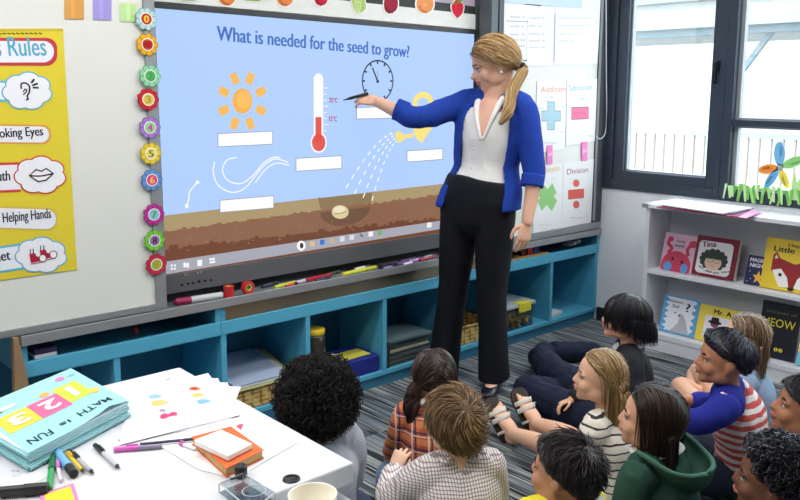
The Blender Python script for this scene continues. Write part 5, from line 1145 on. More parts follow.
def figure(label, Hc, gaze, tF, h=.186, k=.9, sk=(226, 178, 150), roll=0.0, NB=None, PL=None, arms=None, legs='cross', shirt=None, sleeve=.95, shirt_t0=0, slv=None, trous=None, shoe_m=None, leg_cut=.97,
           lean=.04, adult=False, hand_pose=None, brow=(70, 50, 36), lip=(186, 112, 100), iris=(60, 42, 30), wr=.004, mouth_open=0, shirt_fn=None, name='person', cat='person', neck_back=.10, hand_len=None, bare_feet=False, foot_k=1.0, leg_k=1.0, raglan=.45, ears=True, raise_r=0.0, group=None, body_k=None, shoulder=None):
    Hc = V(Hc); tF = V((tF[0], tF[1], 0)).normalized(); S = tF.cross(Z3)
    H = Head(Hc, gaze, h, roll, adult, ears)
    NB = V(NB) if NB is not None else Hc-tF*.02*k-Z3*h*.52
    PL = V(PL) if PL is not None else V((NB.x-tF.x*lean, NB.y-tF.y*lean, .094*k))
    root = thing(name, label, cat, (PL.x, PL.y, 0), group)
    sw = (shoulder or (.165 if adult else .104*k)); dz = .05 if adult else .035*k
    sh = {g: NB+S*sw*g-Z3*dz for g in (1, -1)}
    sh[1] = sh[1]+Z3*raise_r; A = {}; HP = hand_pose or {}
    for g in (1, -1):
        if arms and g in arms: el, wrp = V(arms[g][0]), V(arms[g][1])
        else:
            el = sh[g]+S*.02*k*g+tF*.05*k-Z3*.17*k; wrp = PL+tF*.2*k+S*.06*k*g+Z3*.06*k
        A[g] = (NB.lerp(sh[g], raglan)-Z3*(.012 if raglan > .2 else .03), sh[g], el, wrp)
    AR = [.056, .053, .041, .027] if adult else [v*k for v in (.047, .044, .034, .022)]
    LG = {}
    for g in (1, -1):
        hip = PL+S*(.092 if adult else .062*k)*g-Z3*.01
        if legs == 'cross':
            kn = PL+tF*.19*k+S*.17*k*g; kn.z = .10*k; an = PL+tF*.22*k-S*.06*k*g; an.z = .05*k; to = (-S*g+tF*.3)
        else: kn, an, to = (V(q) for q in legs[g])
        LG[g] = (hip, kn, an, to)
    LR = [.095, .066, .042] if adult else [v*k*leg_k for v in (.072, .05, .031)]
    # --- body: one continuous skin surface
    mb = MB(); P, a, b = torso_profile(NB, PL, tF, S, k, -.004, adult=adult); mb.loft(P, a, b, side=S, seg=20, sub=4)
    H.blobs(mb); nr = (.055 if adult else .037*k)
    mb.loft([NB-Z3*.05, NB, H.p(0, -.10, -.22), H.p(0, -.08, .0)], [nr*1.25, nr*1.05, nr, nr*1.05], side=S, seg=14, sub=4)
    for g in (1, -1):
        limb(mb, A[g], AR); limb(mb, LG[g][:3], LR)
    co, fs = remesh(mb, .0055 if adult else .0048, 8); parts = [(co, fs, 0)]
    for g in (1, -1):
        el, w_ = A[g][2], A[g][3]; d = (w_-el).normalized(); hp = HP.get(g, {})
        L = hand_len or (.175 if adult else .118*k)
        parts.append((*hand(w_, hp.get('d', d), hp.get('pn', -Z3*.8-S*g*.2), hp.get('th', -S*g), L, hp.get('curl', .55), hp.get('spread', .1), hp.get('tcurl', .5), hp.get('fc')), 0))
    if bare_feet:
        for g in (1, -1):
            an, to = LG[g][2], LG[g][3].normalized(); up = (Z3-to*to.z).normalized() if abs(to.z) < .95 else -tF; sd = to.cross(up); L = .165*k*foot_k; fb = MB()
            fb.loft([an-to*.12*L-up*.1*L, an+to*.06*L, an+to*.35*L-up*.12*L, an+to*.58*L-up*.2*L, an+to*.68*L-up*.21*L], [.15*L, .18*L, .2*L, .215*L, .19*L], [.2*L, .2*L, .15*L, .09*L, .075*L], side=sd, seg=14, sub=4)
            for j in range(5):
                q = an+to*(.66-.025*j)*L-up*.21*L+sd*g*-1*(.145-.072*j)*L; fb.loft([q, q+to*.1*L, q+to*(.2-.02*j)*L-up*.02*L], [.045*L if j == 0 else .033*L]*2+[.03*L if j == 0 else .024*L], seg=8, sub=3)
            c2, f2 = remesh(fb, .0026, 3); parts.append((c2, f2, 0))
    put_mesh('body', parts, skin(sk), root); H.face(root, lip, brow, iris, mouth_open)
    # --- shirt
    if shirt is not None:
        of = .010; mb = MB(); P, a, b = torso_profile(NB, PL, tF, S, k, of*(.3 if adult else 1), shirt_t0, .955, adult=adult); mb.loft(P, a, b, side=S, seg=22, sub=4, flat1=True)
        mb.loft([NB-Z3*.06, NB-Z3*.008], [nr*1.7, nr*1.32], side=S, seg=16, sub=3, flat1=True)
        sl = []
        for g in (1, -1):
            Q, R_ = cut(A[g], [r+of+.004 for r in AR], sleeve)
            if slv is None: limb(mb, Q, R_) if sleeve > 0 else None
            else: m2 = MB(); limb(m2, Q, R_); sl.append(m2); limb(mb, *cut(A[g], [r+of*.7 for r in AR], .34))
        co, fs = remesh(mb, .0062, 5, wr, 10, len(label))
        mi = 0
        if shirt_fn:
            cen = np.array([np.mean(co[list(f)], axis=0) for f in fs]); mi = shirt_fn(cen, NB, PL, tF, S); keep = [i for i in range(len(fs)) if mi[i] >= 0]; fs = [fs[i] for i in keep]; mi = [int(mi[i]) for i in keep]
        put_mesh('shirt', [(co, fs, mi)], shirt, root)
        for m2 in sl:
            c2, f2 = remesh(m2, .0062, 5, wr, 10, len(label)+3); put_mesh('sleeve', [(c2, f2, 0)], slv, root)
    if trous is not None:
        of = .012; mb = MB(); P, a, b = torso_profile(NB, PL, tF, S, k, of-.004, 0, .15, adult=adult); mb.loft(P, a, b, side=S, seg=20, sub=4)
        for g in (1, -1): limb(mb, *cut(LG[g][:3], [r+of for r in LR], leg_cut))
        co, fs = remesh(mb, .0068, 5, wr, 9, 5); put_mesh('trousers', [(co, fs, 0)], trous, root)
    if shoe_m is not None:
        for g in (1, -1): shoe(root, LG[g][2], LG[g][3], .175*k, shoe_m)
    return dict(root=root, H=H, NB=NB, PL=PL, S=S, F=tF, A=A, LG=LG, sh=sh, nr=nr)
def hair_obj(fig, parts, m, name='hair', caps=(0,)):
    return put_mesh(name, [(c, f, 1 if i in caps else 0) for i, (c, f) in enumerate(parts)], [m, CAPM[m.name]], fig['root'])
def ww(l, a, u=0.0): return LF*l+AW*a+Z3*u
def full(d): return np.ones(len(d))
def shcoll(f, r=.055, rb=.10):
    NB, PL, S, F = f['NB'], f['PL'], f['S'], f['F']; return [(NB-Z3*.1-F*.01, PL+Z3*.05-F*.01, rb), (NB+Z3*.06, NB-Z3*.05, .04)]
HB = hair_mat('black_hair', (16, 15, 18), (26, 24, 28), (44, 42, 50), .34)
# 1 --- child with big curly afro
Hc = bz(317, 402, .51); f = figure('person with a big round black curly afro and grey sweatshirt, seated beside the white table', Hc, ww(.35, .9, .08), ww(.35, .9), k=0.88, sk=(120, 82, 62), shirt=mat((176, 180, 190), .85, 0, .2, .06, 60, .3, 500), trous=mat((70, 80, 104), .85), shoe_m=mat((60, 60, 66), .6), brow=(20, 18, 18), wr=.0045,
    arms=None)
H = f['H']; rg = np.random.default_rng(5); N = 3400; d = rg.normal(size=(N*2, 3)); d /= np.linalg.norm(d, axis=1)[:, None]
lc = np.array(bz(317, 397, .535)); M = H.M; yy = d[:, 1]*1.0; keep = ~((yy > .35) & (d[:, 2] < .45)) & (d[:, 2] > -.82); d = d[keep][:N]; N = len(d)
lump = np.array([noise.noise(V(q)*3.3) for q in d]); ro = .118+.012*lump; Sg = 15; u = np.linspace(0, 1, Sg)
t1 = np.cross(d, rg.normal(size=(N, 3))); t1 /= np.linalg.norm(t1, axis=1)[:, None]; t2 = np.cross(d, t1); ph = rg.uniform(0, 6.28, N)[:, None]; tw = rg.uniform(9, 15, N)[:, None]; ra = rg.uniform(.0035, .007, N)[:, None]; ln = rg.uniform(.012, .034, N)[:, None]
P = d[:, None, :]*((ro[:, None]-.012)+ln*u)[:, :, None]*np.array([1.0, 1.0, 1.0])+t1[:, None, :]*(np.cos(ph+tw*u)*ra)[:, :, None]+t2[:, None, :]*(np.sin(ph+tw*u)*ra)[:, :, None]
vs, fs = tubes(P@M+lc, np.full((N, Sg), .0011)); core = MB(); core.ell(lc, H.ax, (.112, .108, .112), 40, 28)
cv = np.array(core.v); cv = np.array([lc+(q-lc)*(1+.07*noise.noise(V((q-lc)*28))) for q in cv])
hair_obj(f, [(vs, fs), (cv, core.f)], hair_mat('afro_hair', (14, 13, 14), (28, 25, 26), (62, 54, 52), .6, .3), caps=(1,))
# 2 --- girl with dark hair in two bunches, plaid shirt
Hc = bz(434, 376, .49); F2 = ww(.1, .95)
BASE2 = Hc
f = figure('person with long dark brown hair parted in the middle, wearing an orange plaid shirt', Hc, ww(.1, .95, .02), F2, k=0.85, sk=(224, 176, 146),
    shirt=pat_mat('orange_plaid', (206, 104, 62), [(tuple(F2.cross(Z3)), .05, 0, .42, (150, 76, 56), .6), ((0, 0, 1), .05, 0, .42, (232, 150, 104), .55), (tuple(F2.cross(Z3)), .05, .68, .80, (44, 48, 86), .85), ((0, 0, 1), .05, .66, .80, (44, 48, 86), .8), (tuple(F2.cross(Z3)), .05, .5, .58, (236, 226, 214), .8), ((0, 0, 1), .05, .5, .57, (236, 226, 214), .7)]),
    trous=mat((112, 136, 166), .85, 0, .2, .12, 40, .2, 400), shoe_m=mat((70, 60, 60), .6), wr=.0035,
    arms={-1: (bo(399, 437, Hc, .0), bo(391, 452, Hc, .10))})
H = f['H']; mk = mask_fn(); hm = hair_mat('dark_brown_hair', (24, 17, 15), (48, 34, 28), (92, 68, 56), .33)
pts = [(-.85, -.5, -.42), (.85, -.5, -.42)]
parts = [cap_mesh(H, mk, .03), grow(H, mk, 1500, 12, lambda d: .13*full(d), to_flow(pts), .0, .2, (.03, .09), .0016, 3, jit=.1)]
for g in (-1, 1):
    a = H.cr+(H.R*g*.9*H.rad[0]*1.0-H.F*.5*H.rad[1]*1.05-H.U*.42*H.rad[2]); b = a-Z3*.06+H.R*g*.022-H.F*.01
    parts.append(tail([a+Z3*.01, a-Z3*.02+H.R*g*.012, b, b-Z3*.07+H.F*.01, b-Z3*.12+H.F*.02], [.016, .026, .030, .022, .008], 420, .0016, 8+g))
hair_obj(f, parts, hm)
for g in (-1, 1):
    a = H.cr+(H.R*g*.92*H.rad[0]-H.F*.5*H.rad[1]*1.05-H.U*.44*H.rad[2]); m = MB(); m.lathe(a-Z3*.004, [(.012, -.006), (.019, -.004), (.019, .004), (.012, .006)], 14, ax=(H.R*g*.2-Z3)); m.build('hair_band', mat((60, 40, 50), .7), f['root'], smooth=True)
m = MB(); NBv = f['NB']; m.loft([NBv+f['S']*.062*math.cos(u)+f['F']*.05*math.sin(u)+Z3*(.012-.02*math.sin(u)) for u in np.linspace(0, 2*PI, 17)], [.013]*17, [.02]*17, side=Z3, seg=8, sub=2, cap=False); m.build('collar', mat((232, 224, 208), .8), f['root'], smooth=True)
# 3 --- boy with tousled fair hair, checked shirt
Hc = bz(456, 424, .52); F3 = ww(.25, .95); S3 = F3.cross(Z3).normalized()
B3 = Hc
f = figure('person with tousled light brown hair and white checked shirt, seated in the front row centre', Hc, ww(.22, .92, .16), F3, k=0.97, h=0.195, sk=(232, 188, 160),
    shirt=pat_mat('fine_check', (236, 230, 230), [(tuple(S3), .0085, 0, .34, (120, 84, 84), .62), ((0, 0, 1), .0085, 0, .34, (120, 84, 84), .62)], wob=.006), trous=mat((58, 66, 84), .85), shoe_m=mat((60, 60, 66), .6), wr=.006,
    shoulder=.092, arms={-1: (bo(391, 498, Hc, .02), bo(393, 471, Hc, .13))}, hand_pose={-1: dict(d=AW*.5+Z3*.6+LF*-.35, pn=AW*.6-Z3*.5, th=-LF, curl=.5)}, lean=.03)
H = f['H']; mk = mask_fn(BOY); hm = hair_mat('fair_hair', (84, 62, 40), (126, 96, 62), (176, 142, 98), .45)
fl = crown_flow((.12, -.62, .78), .55)
hair_obj(f, [cap_mesh(H, mk, .06, 3, .03, 4), grow(H, mk, 2800, 10, lambda d: .07+.03*np.clip(d[:, 1]+.2, 0, 1), fl, .0, .30, (.06, .14), .0016, 11, out=.03, jit=.32, lump=.07), grow(H, mask_fn(dz=.25), 420, 9, lambda d: .06*full(d), fl, .0, .15, (.10, .18), .0015, 12, out=.14, jit=.5, lump=.06)], hm)
m = MB(); NBv = f['NB']; m.loft([NBv+f['S']*.056*math.cos(u)+f['F']*.05*math.sin(u)+Z3*(.014-.014*math.sin(u)) for u in np.linspace(-.9, PI+.9, 17)], [.007]*17, [.019]*17, side=Z3, seg=8, sub=2); m.build('collar', pat_mat('fine_check_collar', (236, 230, 230), [(tuple(S3), .0085, 0, .34, (120, 84, 84), .62), ((0, 0, 1), .0085, 0, .34, (120, 84, 84), .62)]), f['root'], smooth=True)
m = MB(); a_ = f['PL'].lerp(NBv, .79)-f['F']*.1
# 4 --- boy with short black hair, yellow shirt
Hc = bz(566, 472, .52); f = figure('person with short spiky black hair and bright yellow shirt at the bottom edge, facing left', Hc, ww(.72, .55, .1), ww(.5, .8), k=0.94, h=0.190, sk=(196, 140, 110), shirt=pat_mat('yellow_shirt', (236, 226, 60), [((.7, .7, 0), .2, .3, .42, (226, 232, 236), .9)], wob=.02), trous=mat((58, 62, 70), .85), shoe_m=mat((60, 60, 66), .6), brow=(26, 20, 20), NB=Hc-Z3*.082+LF*.02)
H = f['H']; mk = mask_fn(BOY)
hair_obj(f, [cap_mesh(H, mk, .05, 3, .04, 5), grow(H, mk, 2300, 7, lambda d: .030+.024*np.clip(d[:, 2], 0, 1), crown_flow((0, -.55, .83), .2), .0, .3, (.06, .14), .0016, 14, out=.03, jit=.4, lump=.08), grow(H, mask_fn(dz=.4), 300, 7, lambda d: .034*full(d), crown_flow((0, -.6, .8), .3), .0, .0, (.10, .18), .0018, 15, out=.22, jit=.7)], hair_mat('dark_hair', (20, 15, 16), (36, 27, 28), (84, 70, 72), .3))
# 5 --- girl with long straight fair hair, striped tee, sandals
Hc = bz(601, 377, .50); F5 = ww(.85, .55); an = {1: bz(536, 423, .05), -1: bz(512, 433, .05)}
PL5 = None
toe = {1: ww(.26, .46, .80), -1: ww(.32, .46, .80)}
f = None
NB5 = Hc-V((F5.x, F5.y, 0)).normalized()*.02-Z3*.125; P5 = V((NB5.x-.05*F5.x, NB5.y-.05*F5.y, .09))
legs5 = {g: ((P5+F5.cross(Z3).normalized()*.062*g).lerp(an[g], .5)+Z3*.05, an[g], toe[g]) for g in (1, -1)}
ST = pat_mat('black_stripes', (238, 230, 218), [((0, 0, 1), .027, 0, .2, (34, 32, 40), .96)], wob=.012)
f = figure('person with long straight fair hair, striped tee and sandals, legs stretched out', Hc, ww(.96, .22, .08), F5, k=0.88, sk=(232, 184, 154), NB=NB5, PL=P5, legs=legs5, ears=False, shirt=[ST], sleeve=.44, trous=mat((190, 150, 60), .85, 0, .2, .2, 20), leg_cut=.42, bare_feet=True, foot_k=1.12, brow=(120, 92, 60), iris=(70, 90, 100),
    arms={1: (P5+F5*.06+F5.cross(Z3).normalized()*.17+Z3*.16, P5+F5*.22+F5.cross(Z3).normalized()*.12+Z3*.07), -1: (bo(600, 470, Hc, -.02), bo(585, 480, Hc, .04))})
H = f['H']; mk = mask_fn([(0, .60), (30, .56), (55, .40), (75, .16), (88, .04), (98, -.05), (115, -.40), (140, -.60), (180, -.64)])
hm = hair_mat('fair_straight_hair', (104, 78, 46), (150, 118, 76), (200, 170, 124), .36)
hair_obj(f, [cap_mesh(H, mk, .04), grow(H, mk, 4600, 20, lambda d: .44+.05*(d[:, 2] > .3), part_flow(0, .9), .08, 1.0, ramp=(.08, .42), lift=(.05, .15), r0=.0016, seed=17, coll=shcoll(f, .05, .075), jit=.04), grow(H, mk, 500, 20, lambda d: .40*full(d), part_flow(0, .8), .08, 1.0, ramp=(.08, .40), lift=(.10, .17), r0=.0014, seed=18, coll=shcoll(f, .05, .08), jit=.06)], hm)
SOLE = mat((58, 44, 36), .6); STRAP = mat((222, 214, 202), .4, 0, .5, .05)
for g in (1, -1):
    a, to = f['LG'][g][2], f['LG'][g][3].normalized(); up = (Z3-to*to.z).normalized(); sd = to.cross(up); L = .165*.98*1.12
    def sp(t, s_, u_): return a+to*t*L+sd*s_*L-up*(-u_)*L
    t_ = MB(); out = [(-.2, -.12), (-.22, .0), (-.2, .12), (.05, .17), (.4, .21), (.68, .25), (.88, .2), (.95, .02), (.9, -.16), (.68, -.25), (.4, -.2), (.05, -.17)]
    t_.prism([sp(x, y, -.31 if x > .3 else -.26-.0*x) for x, y in [tuple(p) for p in crom(out+[out[0]], 3)][:-1]], -up*.012)
    s_ = t_.build('sandal', SOLE, f['root'], smooth=False)
    for (x0, h0, w0) in ((.08, .13, .19), (.40, .025, .215), (.57, -.085, .228)):
        m = MB(); Pp = [sp(x0+(.03*math.cos(v) if x0 > .2 else 0), w0*math.cos(v)*1.02, -.28+(h0+.30)*math.sin(v)) for v in np.linspace(0, PI, 11)]
        m.loft(Pp, [.0105 if x0 > .2 else .006]*11, [.002]*11, side=to, seg=8, sub=2); m.build('strap', STRAP, s_, smooth=True)
    m = MB(); q = sp(.47, .2, -.1); m.box(tuple(q-V((.006, .006, .004))), tuple(q+V((.006, .006, .004)))); m.build('buckle', mat((190, 186, 176), .3, .8), s_, bevel=.001)
# 6 --- girl with brown bob, green hooded top
Hc = bz(652, 419, .525); F6 = ww(.72, .62); f = figure('person with a straight dark brown bob and green hooded sweatshirt, seated at the front right', Hc, ww(.86, .42, .1), F6, ears=False, k=0.97, h=0.192, sk=(220, 168, 138), shirt=mat((50, 82, 72), .9, 0, .15, .08, 40, .35, 300), trous=mat((48, 52, 64), .85), shoe_m=mat((60, 60, 66), .6), wr=.006)
H = f['H']; mk = mask_fn([(0, .60), (30, .55), (55, .36), (75, .12), (90, -.02), (102, -.10), (115, -.42), (140, -.60), (180, -.64)])
hm = hair_mat('brown_bob_hair', (26, 18, 15), (44, 31, 25), (78, 58, 46), .42, .3)
hair_obj(f, [cap_mesh(H, mk, .08), grow(H, mk, 4200, 14, lambda d: .095+.12*np.clip(d[:, 2]*.8+.45, 0, 1), part_flow(0, .75), .1, 1.0, ramp=(.15, .6), lift=(.09, .17), r0=.0017, seed=21, coll=[(f['NB']+Z3*.06, f['NB']-Z3*.05, .045)], jit=.05)], hm)
NBv, Fv, Sv = f['NB'], f['F'], f['S']
m = MB(); m.loft([NBv+Sv*.064*math.cos(u)+Fv*.058*math.sin(u)+Z3*(.016-.012*math.sin(u)) for u in np.linspace(0, 2*PI, 17)], [.008]*17, [.018]*17, side=Z3, seg=8, sub=2, cap=False); m.build('collar', mat((232, 232, 226), .8), f['root'], smooth=True)
hb_ = MB(); nu, nv = 30, 12
def hoodp(i, j, g):     # i around (0..nu) from left collar over the back to right collar, j rim -> pole
    a = -.35+(PI+.7)*i/nu; t = j/nv; rx, ry = .118-g, .128-g; sink = .13-g
    rr_ = math.cos(t*PI/2)**.7
    return NBv-Fv*.035+Sv*rx*math.cos(a)*rr_-Fv*ry*math.sin(a)*rr_+Z3*(.055-.075*max(0, math.sin(a))**1.0*(1-t)-sink*math.sin(t*PI/2)*max(.25, math.sin(a)*.6+.4)-.02*math.cos(a*2)*(1-t))
vs = []; fs = []
for g in (0, .011):
    for i in range(nu+1):
        for j in range(nv+1): vs.append(hoodp(i, j, g))
K = (nu+1)*(nv+1); ix = lambda i, j: i*(nv+1)+j
for i in range(nu):
    for j in range(nv): fs += [(ix(i, j), ix(i+1, j), ix(i+1, j+1), ix(i, j+1)), (K+ix(i, j), K+ix(i, j+1), K+ix(i+1, j+1), K+ix(i+1, j))]
    fs.append((ix(i, 0), K+ix(i, 0), K+ix(i+1, 0), ix(i+1, 0)))
for j in range(nv): fs += [(ix(0, j), ix(0, j+1), K+ix(0, j+1), K+ix(0, j)), (ix(nu, j), K+ix(nu, j), K+ix(nu, j+1), ix(nu, j+1))]
hb_.add(vs, fs); ho = hb_.build('hood', mat((56, 90, 78), .9, 0, .15, .08, 40, .35, 300), f['root'], smooth=True)
m = MB(); m.loft([hoodp(i, 0, .005) for i in range(0, nu+1, 2)], .0075, seg=8, sub=2); m.build('hood_hem', mat((70, 108, 94), .9, 0, .15, .08, 40, .3, 300), ho, smooth=True)
# 7 --- boy in blue raglan with red and white striped body
Hc = bz(724, 359, .55); F7 = ww(.86, .4); S7 = F7.cross(Z3).normalized()
f = figure('person with short black hair in a blue sleeved top with red and white striped back', Hc, ww(.97, .2, .06), F7, k=0.95, h=0.192, sk=(190, 132, 100), shirt=pat_mat('red_stripes', (238, 226, 222), [((0, 0, 1), .034, 0, .5, (206, 72, 66), .95)], wob=.01), slv=mat((36, 44, 140), .85, 0, .2, .05, 30, .25, 500), sleeve=.85,
    trous=mat((34, 42, 60), .85), shoe_m=mat((50, 50, 56), .6), brow=(24, 20, 20), lip=(160, 98, 84), wr=.005, PL=bz(742, 466, .1), mouth_open=.5, raglan=.1,
    arms={-1: (bo(703, 421, Hc, -.13), bo(672, 418, Hc, -.02)), 1: (bo(718, 405, Hc, .14), bo(686, 400, Hc, .12))})
H = f['H']; mk = mask_fn(dz=.0)
hm = hair_mat('black_neat_hair', (14, 14, 20), (24, 24, 34), (56, 58, 84), .26, .6)
hair_obj(f, [cap_mesh(H, mask_fn(BOY), .09, 3, .02, 4), grow(H, mask_fn(BOY), 2800, 8, lambda d: .035+.05*np.clip(d[:, 2], 0, 1), crown_flow((.2, -.65, .73), .15), .0, .3, (.06, .17), .0016, 27, out=.05, jit=.3, lump=.05)], hm)
q = f['NB']+f['F']*.035-f['S']*.03
# 8 --- child with black bowl hair in dark clothes
Hc = bz(626, 318, .54); F8 = ww(.92, .2); DK = mat((24, 26, 32), .7, 0, .3, .08, 40, .2, 300); NV = mat((22, 29, 52), .75, 0, .25, .1, 40, .25, 300)
PLp = None
NB8 = Hc-V((F8.x, F8.y, 0)).normalized()*.02-Z3*.128; P8 = V((NB8.x, NB8.y, .094))+ww(.03, .0)
kn1, an1 = bz(541, 357, .085), bz(592, 350, .05); kn2, an2 = bz(525, 388, .075), bz(590, 398, .05)
f = figure('person with smooth black bowl cut hair in a dark jacket, sitting below the window wall', Hc, ww(.93, .15, .14), F8, k=0.97, h=0.190, sk=(232, 184, 152), NB=NB8, PL=P8, legs={1: (kn1, an1, ww(-.9, .2)), -1: (kn2, an2, ww(-.9, .0))}, leg_k=1.12, ears=False, shirt=DK, trous=NV, leg_cut=1.0, shoe_m=mat((30, 34, 50), .6), brow=(24, 20, 20), lip=(190, 110, 100), wr=.009,
    arms={-1: (P8+V((0, 0, .1))-F8.cross(Z3).normalized()*.17-F8*.04, P8-F8.cross(Z3).normalized()*.16+F8*.14-V((0, 0, .03)))})
H = f['H']; mk = mask_fn([(0, .50), (30, .45), (55, .25), (75, .0), (90, -.1), (102, -.15), (115, -.42), (140, -.6), (180, -.64)])
hair_obj(f, [cap_mesh(H, mk, .09), grow(H, mk, 2600, 11, lambda d: .048+.085*np.clip(d[:, 2]+.35, 0, 1)+.03*(d[:, 1] < 0), crown_flow((0, -.15, .98)), .3, 1.0, (.07, .13), .0015, 31, jit=.04)], HB)
m = MB(); m.loft([f['NB']+f['S']*.058*math.cos(u)+f['F']*.056*math.sin(u)+Z3*(.014-.014*math.sin(u)) for u in np.linspace(0, 2*PI, 17)], [.007]*17, [.014]*17, side=Z3, seg=8, sub=2, cap=False); m.build('collar', mat((210, 214, 220), .8), f['root'], smooth=True)
# 9 --- child behind the striped boy
Hc = bz(746, 338, .51); F9 = ww(.8, .45); NB9 = Hc-V((F9.x, F9.y, 0)).normalized()*.02-Z3*.125; P9 = V((NB9.x, NB9.y, .09))-F9*.0
L9 = {1: (bz(700, 372, .12), bz(690, 392, .05), ww(.9, .2)), -1: (bz(680, 386, .13), bz(716, 402, .05), ww(.5, -.6))}
f = figure('person with wavy brown hair and pale denim jacket, half hidden behind the striped boy', Hc, ww(.85, .4, .05), F9, ears=False, k=0.88, sk=(230, 180, 150), NB=NB9, PL=P9, legs=L9, shirt=mat((150, 170, 196), .85, 0, .2, .12, 60, .3, 400), sleeve=.5, trous=mat((70, 84, 112), .85), leg_cut=.3, bare_feet=True)
H = f['H']; mk = mask_fn(); hair_obj(f, [cap_mesh(H, mk, .05), grow(H, mk, 3400, 14, lambda d: .17+.0*d[:, 0], part_flow(0, .7), .1, .95, ramp=(.1, .5), lift=(.07, .16), r0=.0016, seed=33, coll=shcoll(f), jit=.1, wave=.12)], hair_mat('brown_wavy_hair', (66, 48, 34), (110, 84, 60), (190, 164, 130), .36))
# 10 --- child at the right edge
Hc = bz(806, 409, .53); F10 = ww(.75, .5); f = figure('person with short black hair and grey speckled top at the right edge, looking up', Hc, ww(.9, .3, .22), F10, k=0.94, h=0.190, sk=(186, 126, 94), shirt=pat_mat('grey_speckled', (150, 152, 164), [((.8, .3, .5), .022, 0, .45, (96, 98, 112), .7), ((-.3, .8, -.5), .03, .2, .6, (206, 208, 216), .6)], wob=.05), trous=mat((44, 48, 60), .85), shoe_m=mat((60, 60, 66), .6), brow=(24, 20, 20), lip=(164, 92, 84))
H = f['H']; mk = mask_fn(dz=.0)
hair_obj(f, [cap_mesh(H, mask_fn(BOY), .09, 3, .03, 4), grow(H, mask_fn(BOY), 2600, 8, lambda d: .045+.04*np.clip(d[:, 2], 0, 1), crown_flow((0, -.5, .86), .2), .0, .4, (.06, .17), .0016, 37, out=.06, jit=.3, lump=.05)], HB)
# 11 --- child with black curls at the bottom right
Hc = bz(774, 480, .53); F11 = ww(.7, .55); f = figure('person with tight black curls in a navy top, bottom right corner', Hc, ww(.82, .5, .05), F11, k=0.94, h=0.190, sk=(122, 80, 60), shirt=mat((40, 46, 66), .85, 0, .2, .1, 30, .3, 400), trous=mat((34, 36, 44), .85), shoe_m=mat((60, 60, 66), .6), brow=(20, 18, 18))
H = f['H']; mk = mask_fn(dz=.02); rg = np.random.default_rng(8); N = 1500; d = rg.normal(size=(N*4, 3)); d /= np.linalg.norm(d, axis=1)[:, None]; d = d[mk(d) > .0][:N]; N = len(d)
lump = np.array([noise.noise(V(q)*4) for q in d]); Sg = 16; u = np.linspace(0, 1, Sg); t1 = np.cross(d, rg.normal(size=(N, 3))); t1 /= np.linalg.norm(t1, axis=1)[:, None]; t2 = np.cross(d, t1); ph = rg.uniform(0, 6.28, N)[:, None]; tw = rg.uniform(9, 14, N)[:, None]; ra = rg.uniform(.005, .010, N)[:, None]; ln = (rg.uniform(.01, .03, N)+.008*lump)[:, None]
P = (d*H.rad)[:, None, :]*1.02+d[:, None, :]*(ln*u)[:, :, None]+t1[:, None, :]*(np.cos(ph+tw*u)*ra)[:, :, None]+t2[:, None, :]*(np.sin(ph+tw*u)*ra)[:, :, None]
vs, fs = tubes(P@H.M+np.array(H.cr), np.full((N, Sg), .0018)); hair_obj(f, [cap_mesh(H, mk, .1, 3, .07, 8), (vs, fs)], hair_mat('black_curls', (14, 14, 18), (26, 26, 32), (72, 74, 88), .34))
# 12 --- the teacher
T = V((2.80, 2.56, 0)); G = (ww(.52, -.85)).normalized(); SR = G.cross(Z3).normalized()
Hc = bo(494, 64, T, .01); NBt = bo(495, 99, T, .02); PLt = bo(478, 203, T, .02)
arms = {1: (bo(419, 118, T, -.03), bo(378, 102, T, .0)), -1: (bo(534, 170, T, -.10), bo(527, 222, T, -.16))}
legs = {1: (bo(453, 290, T, .07), bo(442, 366, T, .09), ww(.5, -.8)), -1: (bo(492, 292, T, -.02), bo(494, 374, T, -.01), ww(.25, -.95))}
for g in (1, -1): legs[g][1].z = .075
WB_ = mat((240, 238, 236), .8, 0, .2, .03, 30, .15, 400)
def blouse_fn(cen, NB, PL, F, S):
    r = cen-np.array(NB); fr = r@np.array(F); sd = r@np.array(S); z = cen[:, 2]-NB.z; mi = np.zeros(len(cen), int)
    mi[(fr > -.02) & (np.abs(sd) < .006+(z+.17)*.28) & (z > -.17)] = -1; return mi
f = figure('standing blonde person in a blue cardigan and black trousers, pointing at the screen', Hc, ww(.95, -.10, -.32), G, k=1.0, h=.232, sk=(228, 178, 152), adult=True, NB=NBt, PL=PLt, arms=arms, legs=legs, shirt=[WB_], sleeve=0, shirt_t0=.14, shirt_fn=blouse_fn, brow=(120, 88, 56), iris=(80, 100, 120), lip=(186, 100, 96), wr=.004, mouth_open=.4, shoulder=.150, raise_r=.03, hand_len=.168,
    hand_pose={1: dict(d=(bo(349, 96, T, .02)-bo(378, 102, T, .0)), pn=-Z3*.55+AW*.6+LF*.3, th=Z3*.7-AW*.5, curl=.42, spread=.05, tcurl=.6), -1: dict(d=bo(521, 262, T, -.19)-bo(529, 222, T, -.16), pn=AW*.9+LF*.35, th=LF*.9-AW*.35, curl=.26, spread=.02, tcurl=.15)})
R0, H = f['root'], f['H']
